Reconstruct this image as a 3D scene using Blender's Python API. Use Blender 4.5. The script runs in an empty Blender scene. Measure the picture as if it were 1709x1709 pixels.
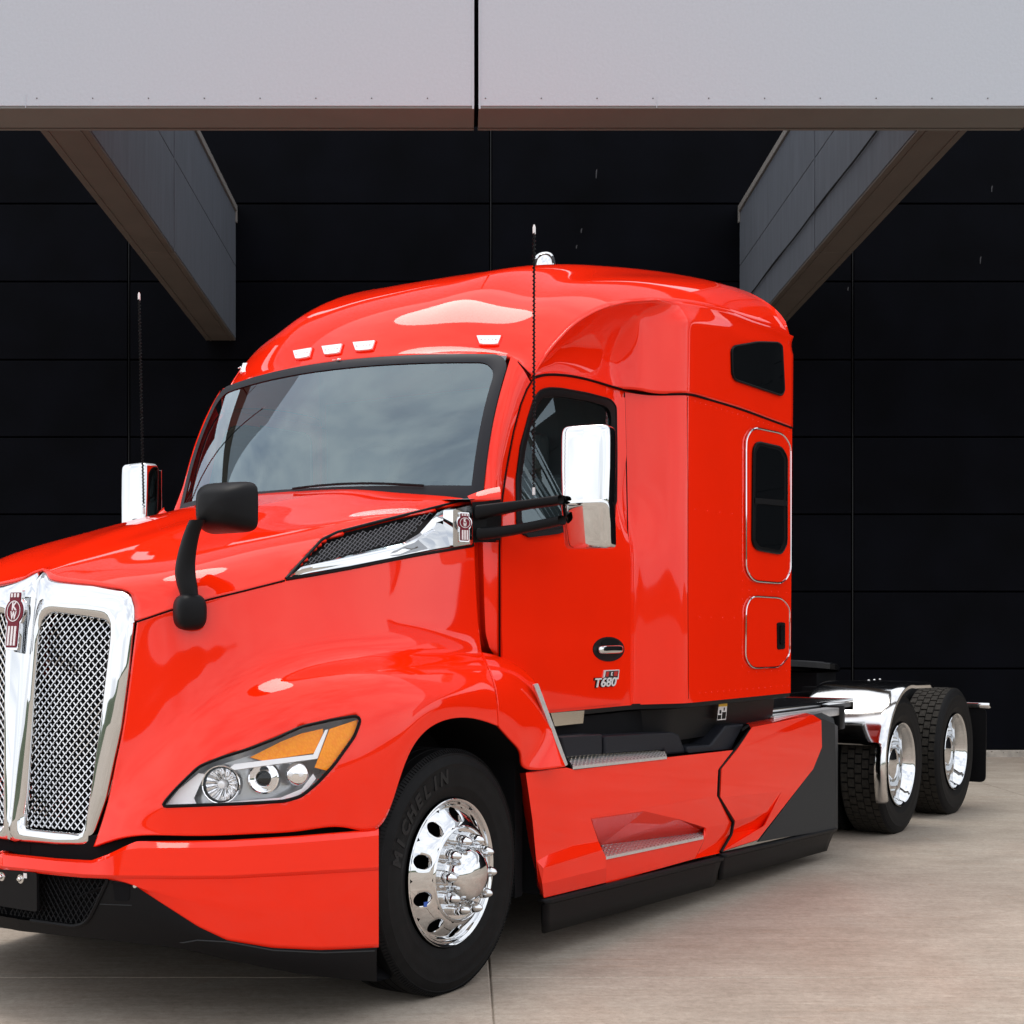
import bpy, bmesh, math, random
import numpy as np
from mathutils import Vector, Matrix
from mathutils.bvhtree import BVHTree
random.seed(7)
scene = bpy.context.scene
COL = scene.collection

# ------------------------------------------------------------------ camera
CAM_H = 1.498
F_PX, PX0, PY0, IMG = 2509.35, 772.61, 1109.86, 1709.0     # pinhole solved from the truck's wheels
cam_d = bpy.data.cameras.new("camera")
cam = bpy.data.objects.new("camera", cam_d)
COL.objects.link(cam)
cam.location = (0, 0, CAM_H)
cam.rotation_euler = (math.radians(90), 0, 0)
cam_d.sensor_width = 36
cam_d.lens = 36 * F_PX / IMG
cam_d.shift_x = (IMG / 2 - PX0) / IMG
cam_d.shift_y = (PY0 - IMG / 2) / IMG
cam_d.clip_start = 0.1
cam_d.clip_end = 2000
scene.camera = cam

# ------------------------------------------------------------------ sky, sun, exposure
SUN_DIR = Vector((-0.20, 0.09, 1.0)).normalized()        # towards the sun
world = bpy.data.worlds.new("World")
scene.world = world
world.use_nodes = True
wn, wl = world.node_tree.nodes, world.node_tree.links
wn.clear()
w_out = wn.new("ShaderNodeOutputWorld")
w_bg = wn.new("ShaderNodeBackground")
w_bg.inputs["Strength"].default_value = 0.13
w_sky = wn.new("ShaderNodeTexSky")
w_sky.sky_type = 'NISHITA'
w_sky.sun_disc = False
w_sky.sun_elevation = math.asin(SUN_DIR.z)
w_sky.sun_rotation = math.atan2(SUN_DIR.x, SUN_DIR.y)
w_sky.dust_density = 3.0
w_sky.air_density = 1.0
w_tc = wn.new("ShaderNodeTexCoord")
w_map = wn.new("ShaderNodeMapping")
w_map.inputs["Scale"].default_value = (1.0, 1.0, 2.6)
w_noise = wn.new("ShaderNodeTexNoise")
w_noise.inputs["Scale"].default_value = 2.2
w_noise.inputs["Detail"].default_value = 7
w_noise.inputs["Roughness"].default_value = 0.55
w_ramp = wn.new("ShaderNodeValToRGB")
w_ramp.color_ramp.elements[0].position = 0.34
w_ramp.color_ramp.elements[0].color = (0.55, 0.55, 0.55, 1)
w_ramp.color_ramp.elements[1].position = 0.52
w_ramp.color_ramp.elements[1].color = (1, 1, 1, 1)
w_n2 = wn.new("ShaderNodeTexNoise")
w_n2.inputs["Scale"].default_value = 5.0
w_n2.inputs["Detail"].default_value = 6
w_r2 = wn.new("ShaderNodeValToRGB")
w_r2.color_ramp.elements[0].position = 0.36
w_r2.color_ramp.elements[0].color = (7.5, 7.8, 8.4, 1)
w_r2.color_ramp.elements[1].position = 0.62
w_r2.color_ramp.elements[1].color = (9.2, 9.3, 9.5, 1)
w_mix = wn.new("ShaderNodeMix")
w_mix.data_type = 'RGBA'
wl.new(w_tc.outputs["Generated"], w_map.inputs["Vector"])
wl.new(w_map.outputs[0], w_noise.inputs["Vector"])
wl.new(w_map.outputs[0], w_n2.inputs["Vector"])
wl.new(w_noise.outputs["Fac"], w_ramp.inputs[0])
wl.new(w_n2.outputs["Fac"], w_r2.inputs[0])
wl.new(w_ramp.outputs[0], w_mix.inputs["Factor"])
wl.new(w_sky.outputs[0], w_mix.inputs["A"])
wl.new(w_r2.outputs[0], w_mix.inputs["B"])
wl.new(w_mix.outputs["Result"], w_bg.inputs["Color"])
wl.new(w_bg.outputs[0], w_out.inputs["Surface"])

sun_d = bpy.data.lights.new("sun", 'SUN')
sun_d.energy = 1.25
sun_d.angle = math.radians(28)
sun_d.color = (1.0, 0.95, 0.88)
sun = bpy.data.objects.new("sun", sun_d)
COL.objects.link(sun)
sun.rotation_euler = SUN_DIR.to_track_quat('Z', 'Y').to_euler()
sun.location = (0, 0, 40)

vs = scene.view_settings
vs.view_transform = 'Standard'
vs.look = 'None'
vs.gamma = 1
vs.exposure = 0.42
vs.use_curve_mapping = False
scene.cycles.max_bounces = 10
scene.cycles.glossy_bounces = 6
scene.cycles.caustics_reflective = False
scene.cycles.caustics_refractive = False

# ------------------------------------------------------------------ materials
def new_mat(name):
    m = bpy.data.materials.new(name)
    m.use_nodes = True
    return m, m.node_tree.nodes, m.node_tree.links, m.node_tree.nodes["Principled BSDF"]

def simple(name, col, rough=0.5, metal=0.0, coat=0.0, noise=0.0, nscale=30, bump=0.0, bscale=200, spec=0.5, rough_var=0.0, coat_rough=0.02, nmap=None):
    m, n, l, b = new_mat(name)
    b.inputs["Base Color"].default_value = (*col, 1)
    b.inputs["Roughness"].default_value = rough
    b.inputs["Metallic"].default_value = metal
    b.inputs["Specular IOR Level"].default_value = spec
    b.inputs["Coat Weight"].default_value = coat
    b.inputs["Coat Roughness"].default_value = coat_rough
    tc = n.new("ShaderNodeTexCoord")
    if noise > 0:
        t = n.new("ShaderNodeTexNoise"); t.inputs["Scale"].default_value = nscale; t.inputs["Detail"].default_value = 5
        r = n.new("ShaderNodeValToRGB")
        r.color_ramp.elements[0].position = 0.3; r.color_ramp.elements[1].position = 0.7
        r.color_ramp.elements[0].color = (*[c * (1 - noise) for c in col], 1)
        r.color_ramp.elements[1].color = (*[min(1, c * (1 + noise)) for c in col], 1)
        l.new(t.outputs["Fac"], r.inputs[0]); l.new(r.outputs[0], b.inputs["Base Color"])
        if nmap:
            mp = n.new("ShaderNodeMapping"); mp.inputs["Scale"].default_value = nmap; l.new(tc.outputs["Object"], mp.inputs[0]); l.new(mp.outputs[0], t.inputs["Vector"])
        else: l.new(tc.outputs["Object"], t.inputs["Vector"])
    if rough_var > 0:
        t = n.new("ShaderNodeTexNoise"); t.inputs["Scale"].default_value = 6; t.inputs["Detail"].default_value = 4
        mr = n.new("ShaderNodeMapRange"); mr.inputs[1].default_value = 0.3; mr.inputs[2].default_value = 0.7
        mr.inputs[3].default_value = max(0, rough - rough_var); mr.inputs[4].default_value = rough + rough_var
        l.new(tc.outputs["Object"], t.inputs["Vector"]); l.new(t.outputs["Fac"], mr.inputs[0]); l.new(mr.outputs[0], b.inputs["Roughness"])
    if bump > 0:
        t = n.new("ShaderNodeTexNoise"); t.inputs["Scale"].default_value = bscale; t.inputs["Detail"].default_value = 3
        bp = n.new("ShaderNodeBump"); bp.inputs["Strength"].default_value = bump; bp.inputs["Distance"].default_value = 0.002
        l.new(tc.outputs["Object"], t.inputs["Vector"]); l.new(t.outputs["Fac"], bp.inputs["Height"]); l.new(bp.outputs[0], b.inputs["Normal"])
    return m

RED = simple("red_paint", (0.93, 0.020, 0.002), rough=0.45, coat=0.9, spec=0.0, noise=0.02, nscale=3, coat_rough=0.03)
CHROME = simple("chrome", (0.70, 0.71, 0.72), rough=0.035, metal=1.0, rough_var=0.02)
ALU = simple("polished_aluminium", (0.74, 0.74, 0.74), rough=0.08, metal=1.0, rough_var=0.04)
SATIN = simple("satin_aluminium", (0.80, 0.80, 0.81), rough=0.4, metal=1.0, noise=0.08, nscale=60)
BLACKP = simple("black_plastic", (0.006, 0.006, 0.007), rough=0.42, bump=0.2, bscale=500, spec=0.12)
GREYP = simple("charcoal_plastic", (0.024, 0.026, 0.028), rough=0.5, bump=0.2, bscale=500, spec=0.18)
STEPP = simple("moulded_step_plastic", (0.012, 0.013, 0.018), rough=0.5, bump=0.2, bscale=400, spec=0.2)
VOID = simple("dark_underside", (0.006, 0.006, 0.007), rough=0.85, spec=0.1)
GLOSSB = simple("black_gloss", (0.003, 0.003, 0.004), rough=0.25, spec=0.25)
RUBBER = simple("tyre_rubber", (0.0065, 0.0065, 0.007), rough=0.55, noise=0.25, nscale=25, bump=0.2, bscale=120, spec=0.12)
TREAD = simple("tread_rubber", (0.030, 0.027, 0.023), rough=0.8, noise=0.35, nscale=40, spec=0.2)
LETTER = simple("tyre_lettering", (0.009, 0.009, 0.010), rough=0.45, spec=0.25)
SEAL = simple("windshield_seal", (0.016, 0.017, 0.022), rough=0.45, spec=0.2)
SEAM = simple("panel_gap", (0.008, 0.001, 0.001), rough=0.8, spec=0.1)
GASKET = simple("gasket_black", (0.004, 0.004, 0.0045), rough=0.4, spec=0.1)
DARKGLASS = simple("tinted_glass", (0.004, 0.005, 0.006), rough=0.02, spec=0.5)
WHITEP = simple("white_cap", (0.75, 0.72, 0.72), rough=0.4)
CREAM = simple("mirror_plate", (0.78, 0.72, 0.62), rough=0.2, metal=1.0)  # warm tint puts the ground's reflection into the chrome's colour
DASH = simple("dashboard_grey", (0.24, 0.26, 0.27), rough=0.7)
SEAT = simple("seat_fabric", (0.16, 0.17, 0.18), rough=0.85)
MAROON = simple("emblem_maroon", (0.16, 0.004, 0.018), rough=0.3, spec=0.2)
WHITEE = simple("emblem_white", (0.8, 0.75, 0.76), rough=0.3)
YELLOW = simple("label_yellow", (0.75, 0.45, 0.03), rough=0.5)
BADGER = simple("badge_red_enamel", (0.45, 0.02, 0.015), rough=0.3)
BADGE = simple("badge_silver", (0.66, 0.66, 0.66), rough=0.3, spec=0.6)
BLUE = simple("sticker_blue", (0.03, 0.10, 0.42), rough=0.4)
REFL = simple("lamp_reflector", (0.93, 0.93, 0.94), rough=0.03, metal=1.0)
FENDM = simple("fender_metal", (0.70, 0.70, 0.70), rough=0.10, metal=1.0, rough_var=0.03)
WIRE = simple("vent_wire", (0.09, 0.09, 0.10), rough=0.35)
LAMPW = simple("lamp_white_bezel", (0.90, 0.91, 0.93), rough=0.2)
LAMPG = simple("lamp_silver_bezel", (0.88, 0.89, 0.91), rough=0.16, metal=0.35)
TANK = simple("polished_tank", (0.75, 0.75, 0.76), rough=0.12, metal=1.0)
WALLM = simple("black_wall_panel", (0.0016, 0.0019, 0.0036), rough=0.5, noise=0.4, nscale=1.5, bump=0.15, bscale=90, spec=0.04)
WALLJ = simple("wall_joint", (0.0015, 0.0015, 0.002), rough=0.9, spec=0.0)
FASM = simple("light_grey_stucco_panel", (0.455, 0.490, 0.54), rough=0.55, noise=0.025, nscale=60, bump=0.7, bscale=38, spec=0.3)
SOFM = simple("soffit_metal", (0.15, 0.148, 0.14), rough=0.5, noise=0.05, nscale=3)
BEAMM = simple("beam_grey_panel", (0.105, 0.118, 0.142), rough=0.5, noise=0.14, nscale=5, nmap=(2.5, 2.5, .3), bump=0.3, bscale=60, spec=0.4)
BEAMB = simple("beam_soffit_panel", (0.10, 0.085, 0.075), rough=0.5, noise=0.1, nscale=3)  # brown of the ground's bounced light is put into this colour
CAPM = simple("cap_flashing", (0.22, 0.21, 0.20), rough=0.4)
CURBM = simple("curb_concrete", (0.42, 0.38, 0.33), rough=0.85, noise=0.25, nscale=14, bump=0.5, bscale=60)
SCREW = simple("screw_dark", (0.08, 0.075, 0.07), rough=0.4)
SCUFF = simple("dried_streak", (0.045, 0.045, 0.05), rough=0.8)
LEAF = simple("far_foliage", (0.045, 0.065, 0.03), rough=0.8, noise=0.5, nscale=0.6)
BARK = simple("bark", (0.08, 0.06, 0.045), rough=0.9)

def glass_mat(name, tint, base_mix, ior):
    m, n, l, b = new_mat(name)
    n.remove(b)
    out = n["Material Output"]
    tr = n.new("ShaderNodeBsdfTransparent"); tr.inputs[0].default_value = (*tint, 1)
    gl = n.new("ShaderNodeBsdfGlossy"); gl.inputs["Roughness"].default_value = 0.01
    gl.inputs[0].default_value = (0.76, 0.93, 1.0, 1)
    fr = n.new("ShaderNodeFresnel")
    geo = n.new("ShaderNodeNewGeometry"); io = n.new("ShaderNodeMapRange")
    io.inputs["To Min"].default_value = ior; io.inputs["To Max"].default_value = 1 / ior
    l.new(geo.outputs["Backfacing"], io.inputs["Value"]); l.new(io.outputs[0], fr.inputs[0])
    mm = n.new("ShaderNodeMath"); mm.operation = 'ADD'; mm.inputs[1].default_value = base_mix; mm.use_clamp = True
    mx = n.new("ShaderNodeMixShader")
    l.new(fr.outputs[0], mm.inputs[0]); l.new(mm.outputs[0], mx.inputs[0])
    l.new(tr.outputs[0], mx.inputs[1]); l.new(gl.outputs[0], mx.inputs[2]); l.new(mx.outputs[0], out.inputs["Surface"])
    return m
GLASS = glass_mat("windshield_glass", (0.50, 0.64, 0.64), 0.15, 1.5)
SIDEGLASS = glass_mat("side_window_glass", (0.40, 0.46, 0.46), 0.03, 1.5)
CLEAR = glass_mat("clear_lens", (0.985, 0.985, 0.99), 0.0, 1.32)

def amber_mat():
    m, n, l, b = new_mat("amber_lens")
    b.inputs["Base Color"].default_value = (0.9, 0.36, 0.008, 1)
    b.inputs["Roughness"].default_value = 0.25
    b.inputs["Specular IOR Level"].default_value = 0.2
    tc = n.new("ShaderNodeTexCoord")
    v = n.new("ShaderNodeTexVoronoi"); v.inputs["Scale"].default_value = 90
    r = n.new("ShaderNodeValToRGB")
    r.color_ramp.elements[0].color = (1.0, 0.36, 0.002, 1); r.color_ramp.elements[1].color = (0.92, 0.24, 0.002, 1)
    l.new(tc.outputs["Object"], v.inputs["Vector"]); l.new(v.outputs["Distance"], r.inputs[0]); l.new(r.outputs[0], b.inputs["Base Color"])
    bp = n.new("ShaderNodeBump"); bp.inputs["Strength"].default_value = 0.5; bp.inputs["Distance"].default_value = 0.002
    l.new(v.outputs["Distance"], bp.inputs["Height"]); l.new(bp.outputs[0], b.inputs["Normal"])
    return m
AMBER = amber_mat()

def concrete_mat():
    m, n, l, b = new_mat("broomed_concrete")
    tc = n.new("ShaderNodeTexCoord")
    def noise(scale, detail, sx=1, sy=1, rough=0.6):
        mp = n.new("ShaderNodeMapping"); mp.inputs["Scale"].default_value = (sx, sy, 1)
        t = n.new("ShaderNodeTexNoise"); t.inputs["Scale"].default_value = scale; t.inputs["Detail"].default_value = detail
        t.inputs["Roughness"].default_value = rough
        l.new(tc.outputs["Object"], mp.inputs[0]); l.new(mp.outputs[0], t.inputs["Vector"])
        return t
    def ramp(src, p0, c0, p1, c1):
        r = n.new("ShaderNodeValToRGB")
        r.color_ramp.elements[0].position = p0; r.color_ramp.elements[0].color = (*c0, 1)
        r.color_ramp.elements[1].position = p1; r.color_ramp.elements[1].color = (*c1, 1)
        l.new(src, r.inputs[0]); return r
    def mix(mode, fac, a, b_):
        x = n.new("ShaderNodeMix"); x.data_type = 'RGBA'; x.blend_type = mode
        if isinstance(fac, float): x.inputs["Factor"].default_value = fac
        else: l.new(fac, x.inputs["Factor"])
        l.new(a, x.inputs["A"]); l.new(b_, x.inputs["B"]); return x.outputs["Result"]
    big = ramp(noise(0.55, 5).outputs["Fac"], 0.30, (0.325, 0.280, 0.233), 0.70, (0.435, 0.385, 0.328))
    pink = ramp(noise(0.8, 6, 1.0, 0.6).outputs["Fac"], 0.5, (1, 1, 1), 0.75, (0.99, 0.91, 0.885))
    broom = ramp(noise(14, 6, 0.9, 9).outputs["Fac"], 0.3, (0.84, 0.84, 0.84), 0.7, (1.10, 1.10, 1.10))
    diag = n.new("ShaderNodeMapping"); diag.inputs["Rotation"].default_value = (0, 0, 0.7); diag.inputs["Scale"].default_value = (0.8, 12, 1)
    dn = n.new("ShaderNodeTexNoise"); dn.inputs["Scale"].default_value = 3.5; dn.inputs["Detail"].default_value = 4
    l.new(tc.outputs["Object"], diag.inputs[0]); l.new(diag.outputs[0], dn.inputs["Vector"])
    scuff = ramp(dn.outputs["Fac"], 0.32, (0.92, 0.905, 0.89), 0.55, (1.02, 1.02, 1.02))
    fine = ramp(noise(34, 8, rough=.75).outputs["Fac"], 0.32, (0.80, 0.79, 0.78), 0.66, (1.10, 1.10, 1.10))
    rust = ramp(noise(2.6, 8, 1.6, 0.5, 0.7).outputs["Fac"], 0.64, (1, 1, 1), 0.75, (0.9, 0.72, 0.62))
    c = mix('MULTIPLY', 1.0, big.outputs[0], pink.outputs[0])
    c = mix('MULTIPLY', 0.45, c, broom.outputs[0])
    c = mix('MULTIPLY', 0.9, c, scuff.outputs[0])
    c = mix('MULTIPLY', 1.0, c, fine.outputs[0])
    blot = ramp(noise(1.7, 9, 1.0, 1.6, 0.72).outputs["Fac"], 0.36, (0.86, 0.845, 0.83), 0.60, (1.06, 1.06, 1.055))
    c = mix('MULTIPLY', 1.0, c, blot.outputs[0])
    c = mix('MULTIPLY', 0.8, c, rust.outputs[0])
    pale = ramp(noise(2.2, 6, 0.35, 9, 0.6).outputs["Fac"], 0.60, (1, 1, 1), 0.74, (1.14, 1.14, 1.15))
    c = mix('MULTIPLY', 1.0, c, pale.outputs[0])
    d2 = n.new("ShaderNodeMapping"); d2.inputs["Rotation"].default_value = (0, 0, 0.55); d2.inputs["Scale"].default_value = (0.7, 7, 1)
    e2 = n.new("ShaderNodeTexNoise"); e2.inputs["Scale"].default_value = 1.1; e2.inputs["Detail"].default_value = 7; e2.inputs["Roughness"].default_value = 0.7
    l.new(tc.outputs["Object"], d2.inputs[0]); l.new(d2.outputs[0], e2.inputs["Vector"])
    br = ramp(e2.outputs["Fac"], 0.60, (1, 1, 1), 0.72, (0.88, 0.78, 0.71))
    c = mix('MULTIPLY', 1.0, c, br.outputs[0])
    grit = ramp(noise(150, 3).outputs["Fac"], 0.30, (0.72, 0.70, 0.68), 0.42, (1, 1, 1))
    c = mix('MULTIPLY', 1.0, c, grit.outputs[0])
    vor = n.new("ShaderNodeTexVoronoi"); vor.inputs["Scale"].default_value = 2.1
    vr = ramp(vor.outputs["Distance"], 0.014, (0.22, 0.18, 0.15), 0.024, (1, 1, 1))
    l.new(tc.outputs["Object"], vor.inputs["Vector"])
    c = mix('MULTIPLY', 1.0, c, vr.outputs[0])
    l.new(c, b.inputs["Base Color"])
    b.inputs["Roughness"].default_value = 0.85
    b.inputs["Specular IOR Level"].default_value = 0.25
    bp = n.new("ShaderNodeBump"); bp.inputs["Strength"].default_value = 0.25; bp.inputs["Distance"].default_value = 0.003
    l.new(broom.outputs[0], bp.inputs["Height"]); l.new(bp.outputs[0], b.inputs["Normal"])
    return m
CONC = concrete_mat()
JOINT = simple("joint_filler", (0.12, 0.10, 0.085), rough=0.95, noise=0.3, nscale=20)

# ------------------------------------------------------------------ object helpers
def link(name, me, mat=None, parent=None, smooth=False):
    o = bpy.data.objects.new(name, me)
    COL.objects.link(o)
    if mat is not None:
        for mm in (mat if isinstance(mat, (list, tuple)) else [mat]):
            me.materials.append(mm)
    if parent is not None:
        o.parent = parent
    if smooth:
        for p in me.polygons: p.use_smooth = True
    return o

def tag(o, label=None, cat=None, group=None, kind=None):
    if label: o["label"] = label
    if cat: o["category"] = cat
    if group: o["group"] = group
    if kind: o["kind"] = kind
    return o

def empty(name, loc=(0, 0, 0)):
    o = bpy.data.objects.new(name, None)
    o.empty_display_size = 0.3
    COL.objects.link(o)
    o.location = loc
    return o

class MB:
    """collects shapes; build() links them as one mesh object"""
    def __init__(s): s.v = []; s.f = []; s.mi = []
    def add(s, vs_, fs, mi=0):
        b = len(s.v); s.v += [tuple(map(float, p)) for p in vs_]
        s.f += [tuple(b + i for i in f) for f in fs]; s.mi += [mi] * len(fs)
    def mirror(s):
        b = len(s.v); nf = len(s.f)
        s.v += [(x, -y, z) for x, y, z in s.v]
        s.f += [tuple(reversed([b + i for i in f])) for f in s.f[:nf]]; s.mi += s.mi[:nf]
        return s
    def box(s, a, b, mi=0, bev=0.0):
        (x0, y0, z0), (x1, y1, z1) = [min(p, q) for p, q in zip(a, b)], [max(p, q) for p, q in zip(a, b)]
        if bev <= 0:
            s.add([(x0, y0, z0), (x1, y0, z0), (x1, y1, z0), (x0, y1, z0), (x0, y0, z1), (x1, y0, z1), (x1, y1, z1), (x0, y1, z1)],
                  [(0, 3, 2, 1), (4, 5, 6, 7), (0, 1, 5, 4), (1, 2, 6, 5), (2, 3, 7, 6), (3, 0, 4, 7)], mi)
            return
        bm = bmesh.new()
        bmesh.ops.create_cube(bm, size=1)
        bmesh.ops.scale(bm, vec=(x1 - x0, y1 - y0, z1 - z0), verts=bm.verts)
        bmesh.ops.translate(bm, vec=((x0 + x1) / 2, (y0 + y1) / 2, (z0 + z1) / 2), verts=bm.verts)
        bmesh.ops.bevel(bm, geom=list(bm.edges), offset=bev, segments=2, profile=0.5, affect='EDGES')
        s.frombm(bm, mi)
    def frombm(s, bm, mi=0, mat4=None):
        bm.verts.ensure_lookup_table(); bm.verts.index_update()
        vs_ = [(mat4 @ v.co if mat4 else v.co)[:] for v in bm.verts]
        s.add(vs_, [[v.index for v in f.verts] for f in bm.faces], mi)
        bm.free()
    def grid(s, G, mi=0, flip=False, close_u=False):
        G = np.asarray(G, float); nr, nc = G.shape[:2]
        vs_ = G.reshape(-1, 3)
        fs = []
        for i in range(nr if close_u else nr - 1):
            for j in range(nc - 1):
                a, b, c, d = i * nc + j, i * nc + j + 1, ((i + 1) % nr) * nc + j + 1, ((i + 1) % nr) * nc + j
                fs.append((a, b, c, d) if flip else (a, d, c, b))
        s.add(vs_, fs, mi)
    def tube(s, pts, r, n=8, closed=False, mi=0, cap=True):
        P = [Vector(p) for p in pts]; m = len(P)
        rr = r if isinstance(r, (list, tuple)) else [r] * m
        rings = []; up = Vector((0.123, 0.31, 0.94)).normalized(); prev = None
        for i in range(m):
            if closed: t = P[(i + 1) % m] - P[i - 1]
            else: t = P[min(i + 1, m - 1)] - P[max(i - 1, 0)]
            t.normalize()
            if prev is None:
                x = t.cross(up)
                if x.length < 1e-3: x = t.cross(Vector((1, 0, 0)))
            else:
                x = prev - t * prev.dot(t)
            x.normalize(); prev = x; y = t.cross(x)
            rings.append([P[i] + x * (rr[i] * math.cos(2 * math.pi * k / n)) + y * (rr[i] * math.sin(2 * math.pi * k / n)) for k in range(n)])
        vs_ = [p for R_ in rings for p in R_]; fs = []
        for i in range(m if closed else m - 1):
            for k in range(n):
                fs.append((i * n + k, i * n + (k + 1) % n, ((i + 1) % m) * n + (k + 1) % n, ((i + 1) % m) * n + k))
        if cap and not closed:
            fs.append(tuple(reversed(range(n)))); fs.append(tuple((m - 1) * n + k for k in range(n)))
        s.add(vs_, fs, mi)
    def lathe(s, prof, seg=48, mi=0, axis=None, smooth_close=False):
        """prof: (r, a) pairs; a along +y; axis: Matrix to place"""
        vs_ = []; fs = []; n = len(prof)
        for k in range(seg):
            t = 2 * math.pi * k / seg
            for r, a in prof:
                p = Vector((r * math.cos(t), a, r * math.sin(t)))
                vs_.append(axis @ p if axis else p)
        for k in range(seg):
            for i in range(n - 1):
                a, b = k * n + i, k * n + i + 1
                c, d = ((k + 1) % seg) * n + i + 1, ((k + 1) % seg) * n + i
                fs.append((a, b, c, d))
        s.add(vs_, fs, mi)
    def sphere(s, c, r, mi=0, u=6, v=4):
        bm = bmesh.new(); bmesh.ops.create_uvsphere(bm, u_segments=u, v_segments=v, radius=1)
        rv = r if isinstance(r, (tuple, list)) else (r, r, r)
        bmesh.ops.scale(bm, vec=rv, verts=bm.verts); bmesh.ops.translate(bm, vec=Vector(c), verts=bm.verts)
        s.frombm(bm, mi)
    def mesh(s, name):
        me = bpy.data.meshes.new(name); me.from_pydata(s.v, [], s.f)
        for p, i in zip(me.polygons, s.mi): p.material_index = i
        return me
    def build(s, name, mat, parent=None, smooth=True, fix=True, weld=True, sharp=38):
        me = s.mesh(name)
        bm = bmesh.new(); bm.from_mesh(me)
        if weld: bmesh.ops.remove_doubles(bm, verts=bm.verts, dist=1e-5)
        if fix: bmesh.ops.recalc_face_normals(bm, faces=bm.faces)
        bm.to_mesh(me); bm.free()
        o = link(name, me, mat, parent, smooth)
        if smooth: me.set_sharp_from_angle(angle=math.radians(sharp))
        return o

def build_pair(mb, name, mat, parent=None, **kw):
    a = mb.build(name, mat, parent, **kw)
    mb.v = [(x, -y, z) for x, y, z in mb.v]
    mb.build(name, mat, parent, **kw)
    return a

# ------------------------------------------------------------------ truck frame: x forward from the front axle, y to the driver's side, z up
TH, SL = 0.5986, 0.028
n_ = np.array([0, -SL, 1.0]); n_ /= np.linalg.norm(n_)
a_ = np.array([math.sin(TH), math.cos(TH), 0]); a_ -= n_ * a_.dot(n_); a_ /= np.linalg.norm(a_)
FWD = -a_; LFT = np.cross(n_, FWD); MM = np.array([FWD, LFT, n_])
ORG = np.array([-.0448, 6.0738, -.838]) - 1.16 * LFT - .49 * n_
CL = MM @ (-ORG)
def ray(px, py): return MM @ np.array([(px - PX0) / F_PX, 1.0, (PY0 - py) / F_PX])
def S(px, py, **k):
    """survey point: where the sight line of a photograph point meets a plane of the truck"""
    (ax, v), = k.items(); i = 'xyz'.index(ax); D = ray(px, py)
    return CL + (v - CL[i]) / D[i] * D
def pix(p):
    P = ORG + MM.T @ np.asarray(p, float)
    return PX0 + F_PX * P[0] / P[1], PY0 - F_PX * P[2] / P[1]

def spline1(t, P, tt):
    """natural cubic spline through P (n,d) at t, sampled at tt"""
    t = np.asarray(t, float); P = np.asarray(P, float); n = len(t)
    if n == 2: return P[0] + (P[1] - P[0]) * ((tt - t[0]) / (t[1] - t[0]))[:, None]
    h = np.diff(t); A = np.zeros((n, n)); B = np.zeros((n, P.shape[1]))
    A[0, 0] = A[-1, -1] = 1
    for i in range(1, n - 1):
        A[i, i - 1], A[i, i], A[i, i + 1] = h[i - 1], 2 * (h[i - 1] + h[i]), h[i]
        B[i] = 6 * ((P[i + 1] - P[i]) / h[i] - (P[i] - P[i - 1]) / h[i - 1])
    Mm = np.linalg.solve(A, B)
    i = np.clip(np.searchsorted(t, tt) - 1, 0, n - 2)
    hi = h[i][:, None]; a = (t[i + 1] - tt)[:, None]; b = (tt - t[i])[:, None]
    return (Mm[i] * a**3 + Mm[i + 1] * b**3) / (6 * hi) + (P[i] / hi - Mm[i] * hi / 6) * a + (P[i + 1] / hi - Mm[i + 1] * hi / 6) * b

def curve(P, n=60, closed=False):
    P = np.asarray(P, float)
    if closed: P = np.vstack([P[-2:], P, P[:3]])
    d = np.linalg.norm(np.diff(P, axis=0), axis=1) ** 0.6
    t = np.concatenate([[0], np.cumsum(d)])
    if closed: tt = np.linspace(t[2], t[-3], n + 1)[:-1]
    else: tt = np.linspace(t[0], t[-1], n)
    return spline1(t, P, tt)

def dense(G, nu, nv, smooth=0):
    G = np.asarray(G, float); nr, nc = G.shape[:2]
    du = np.linalg.norm(np.diff(G, axis=0), axis=2).mean(1) + 1e-6; tu = np.concatenate([[0], np.cumsum(du)])
    dv = np.linalg.norm(np.diff(G, axis=1), axis=2).mean(0) + 1e-6; tv = np.concatenate([[0], np.cumsum(dv)])
    uu = np.linspace(0, tu[-1], nu); vv = np.linspace(0, tv[-1], nv)
    H = spline1(tu, G.reshape(nr, -1), uu).reshape(nu, nc, 3)
    H = np.transpose(H, (1, 0, 2))
    H = spline1(tv, H.reshape(nc, -1), vv).reshape(nv, nu, 3)
    H = np.transpose(H, (1, 0, 2)).copy()
    for _ in range(smooth):
        N = H.copy()
        N[1:-1, 1:-1] = 0.25 * (H[:-2, 1:-1] + H[2:, 1:-1] + H[1:-1, :-2] + H[1:-1, 2:])
        H = N
    return H

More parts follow.
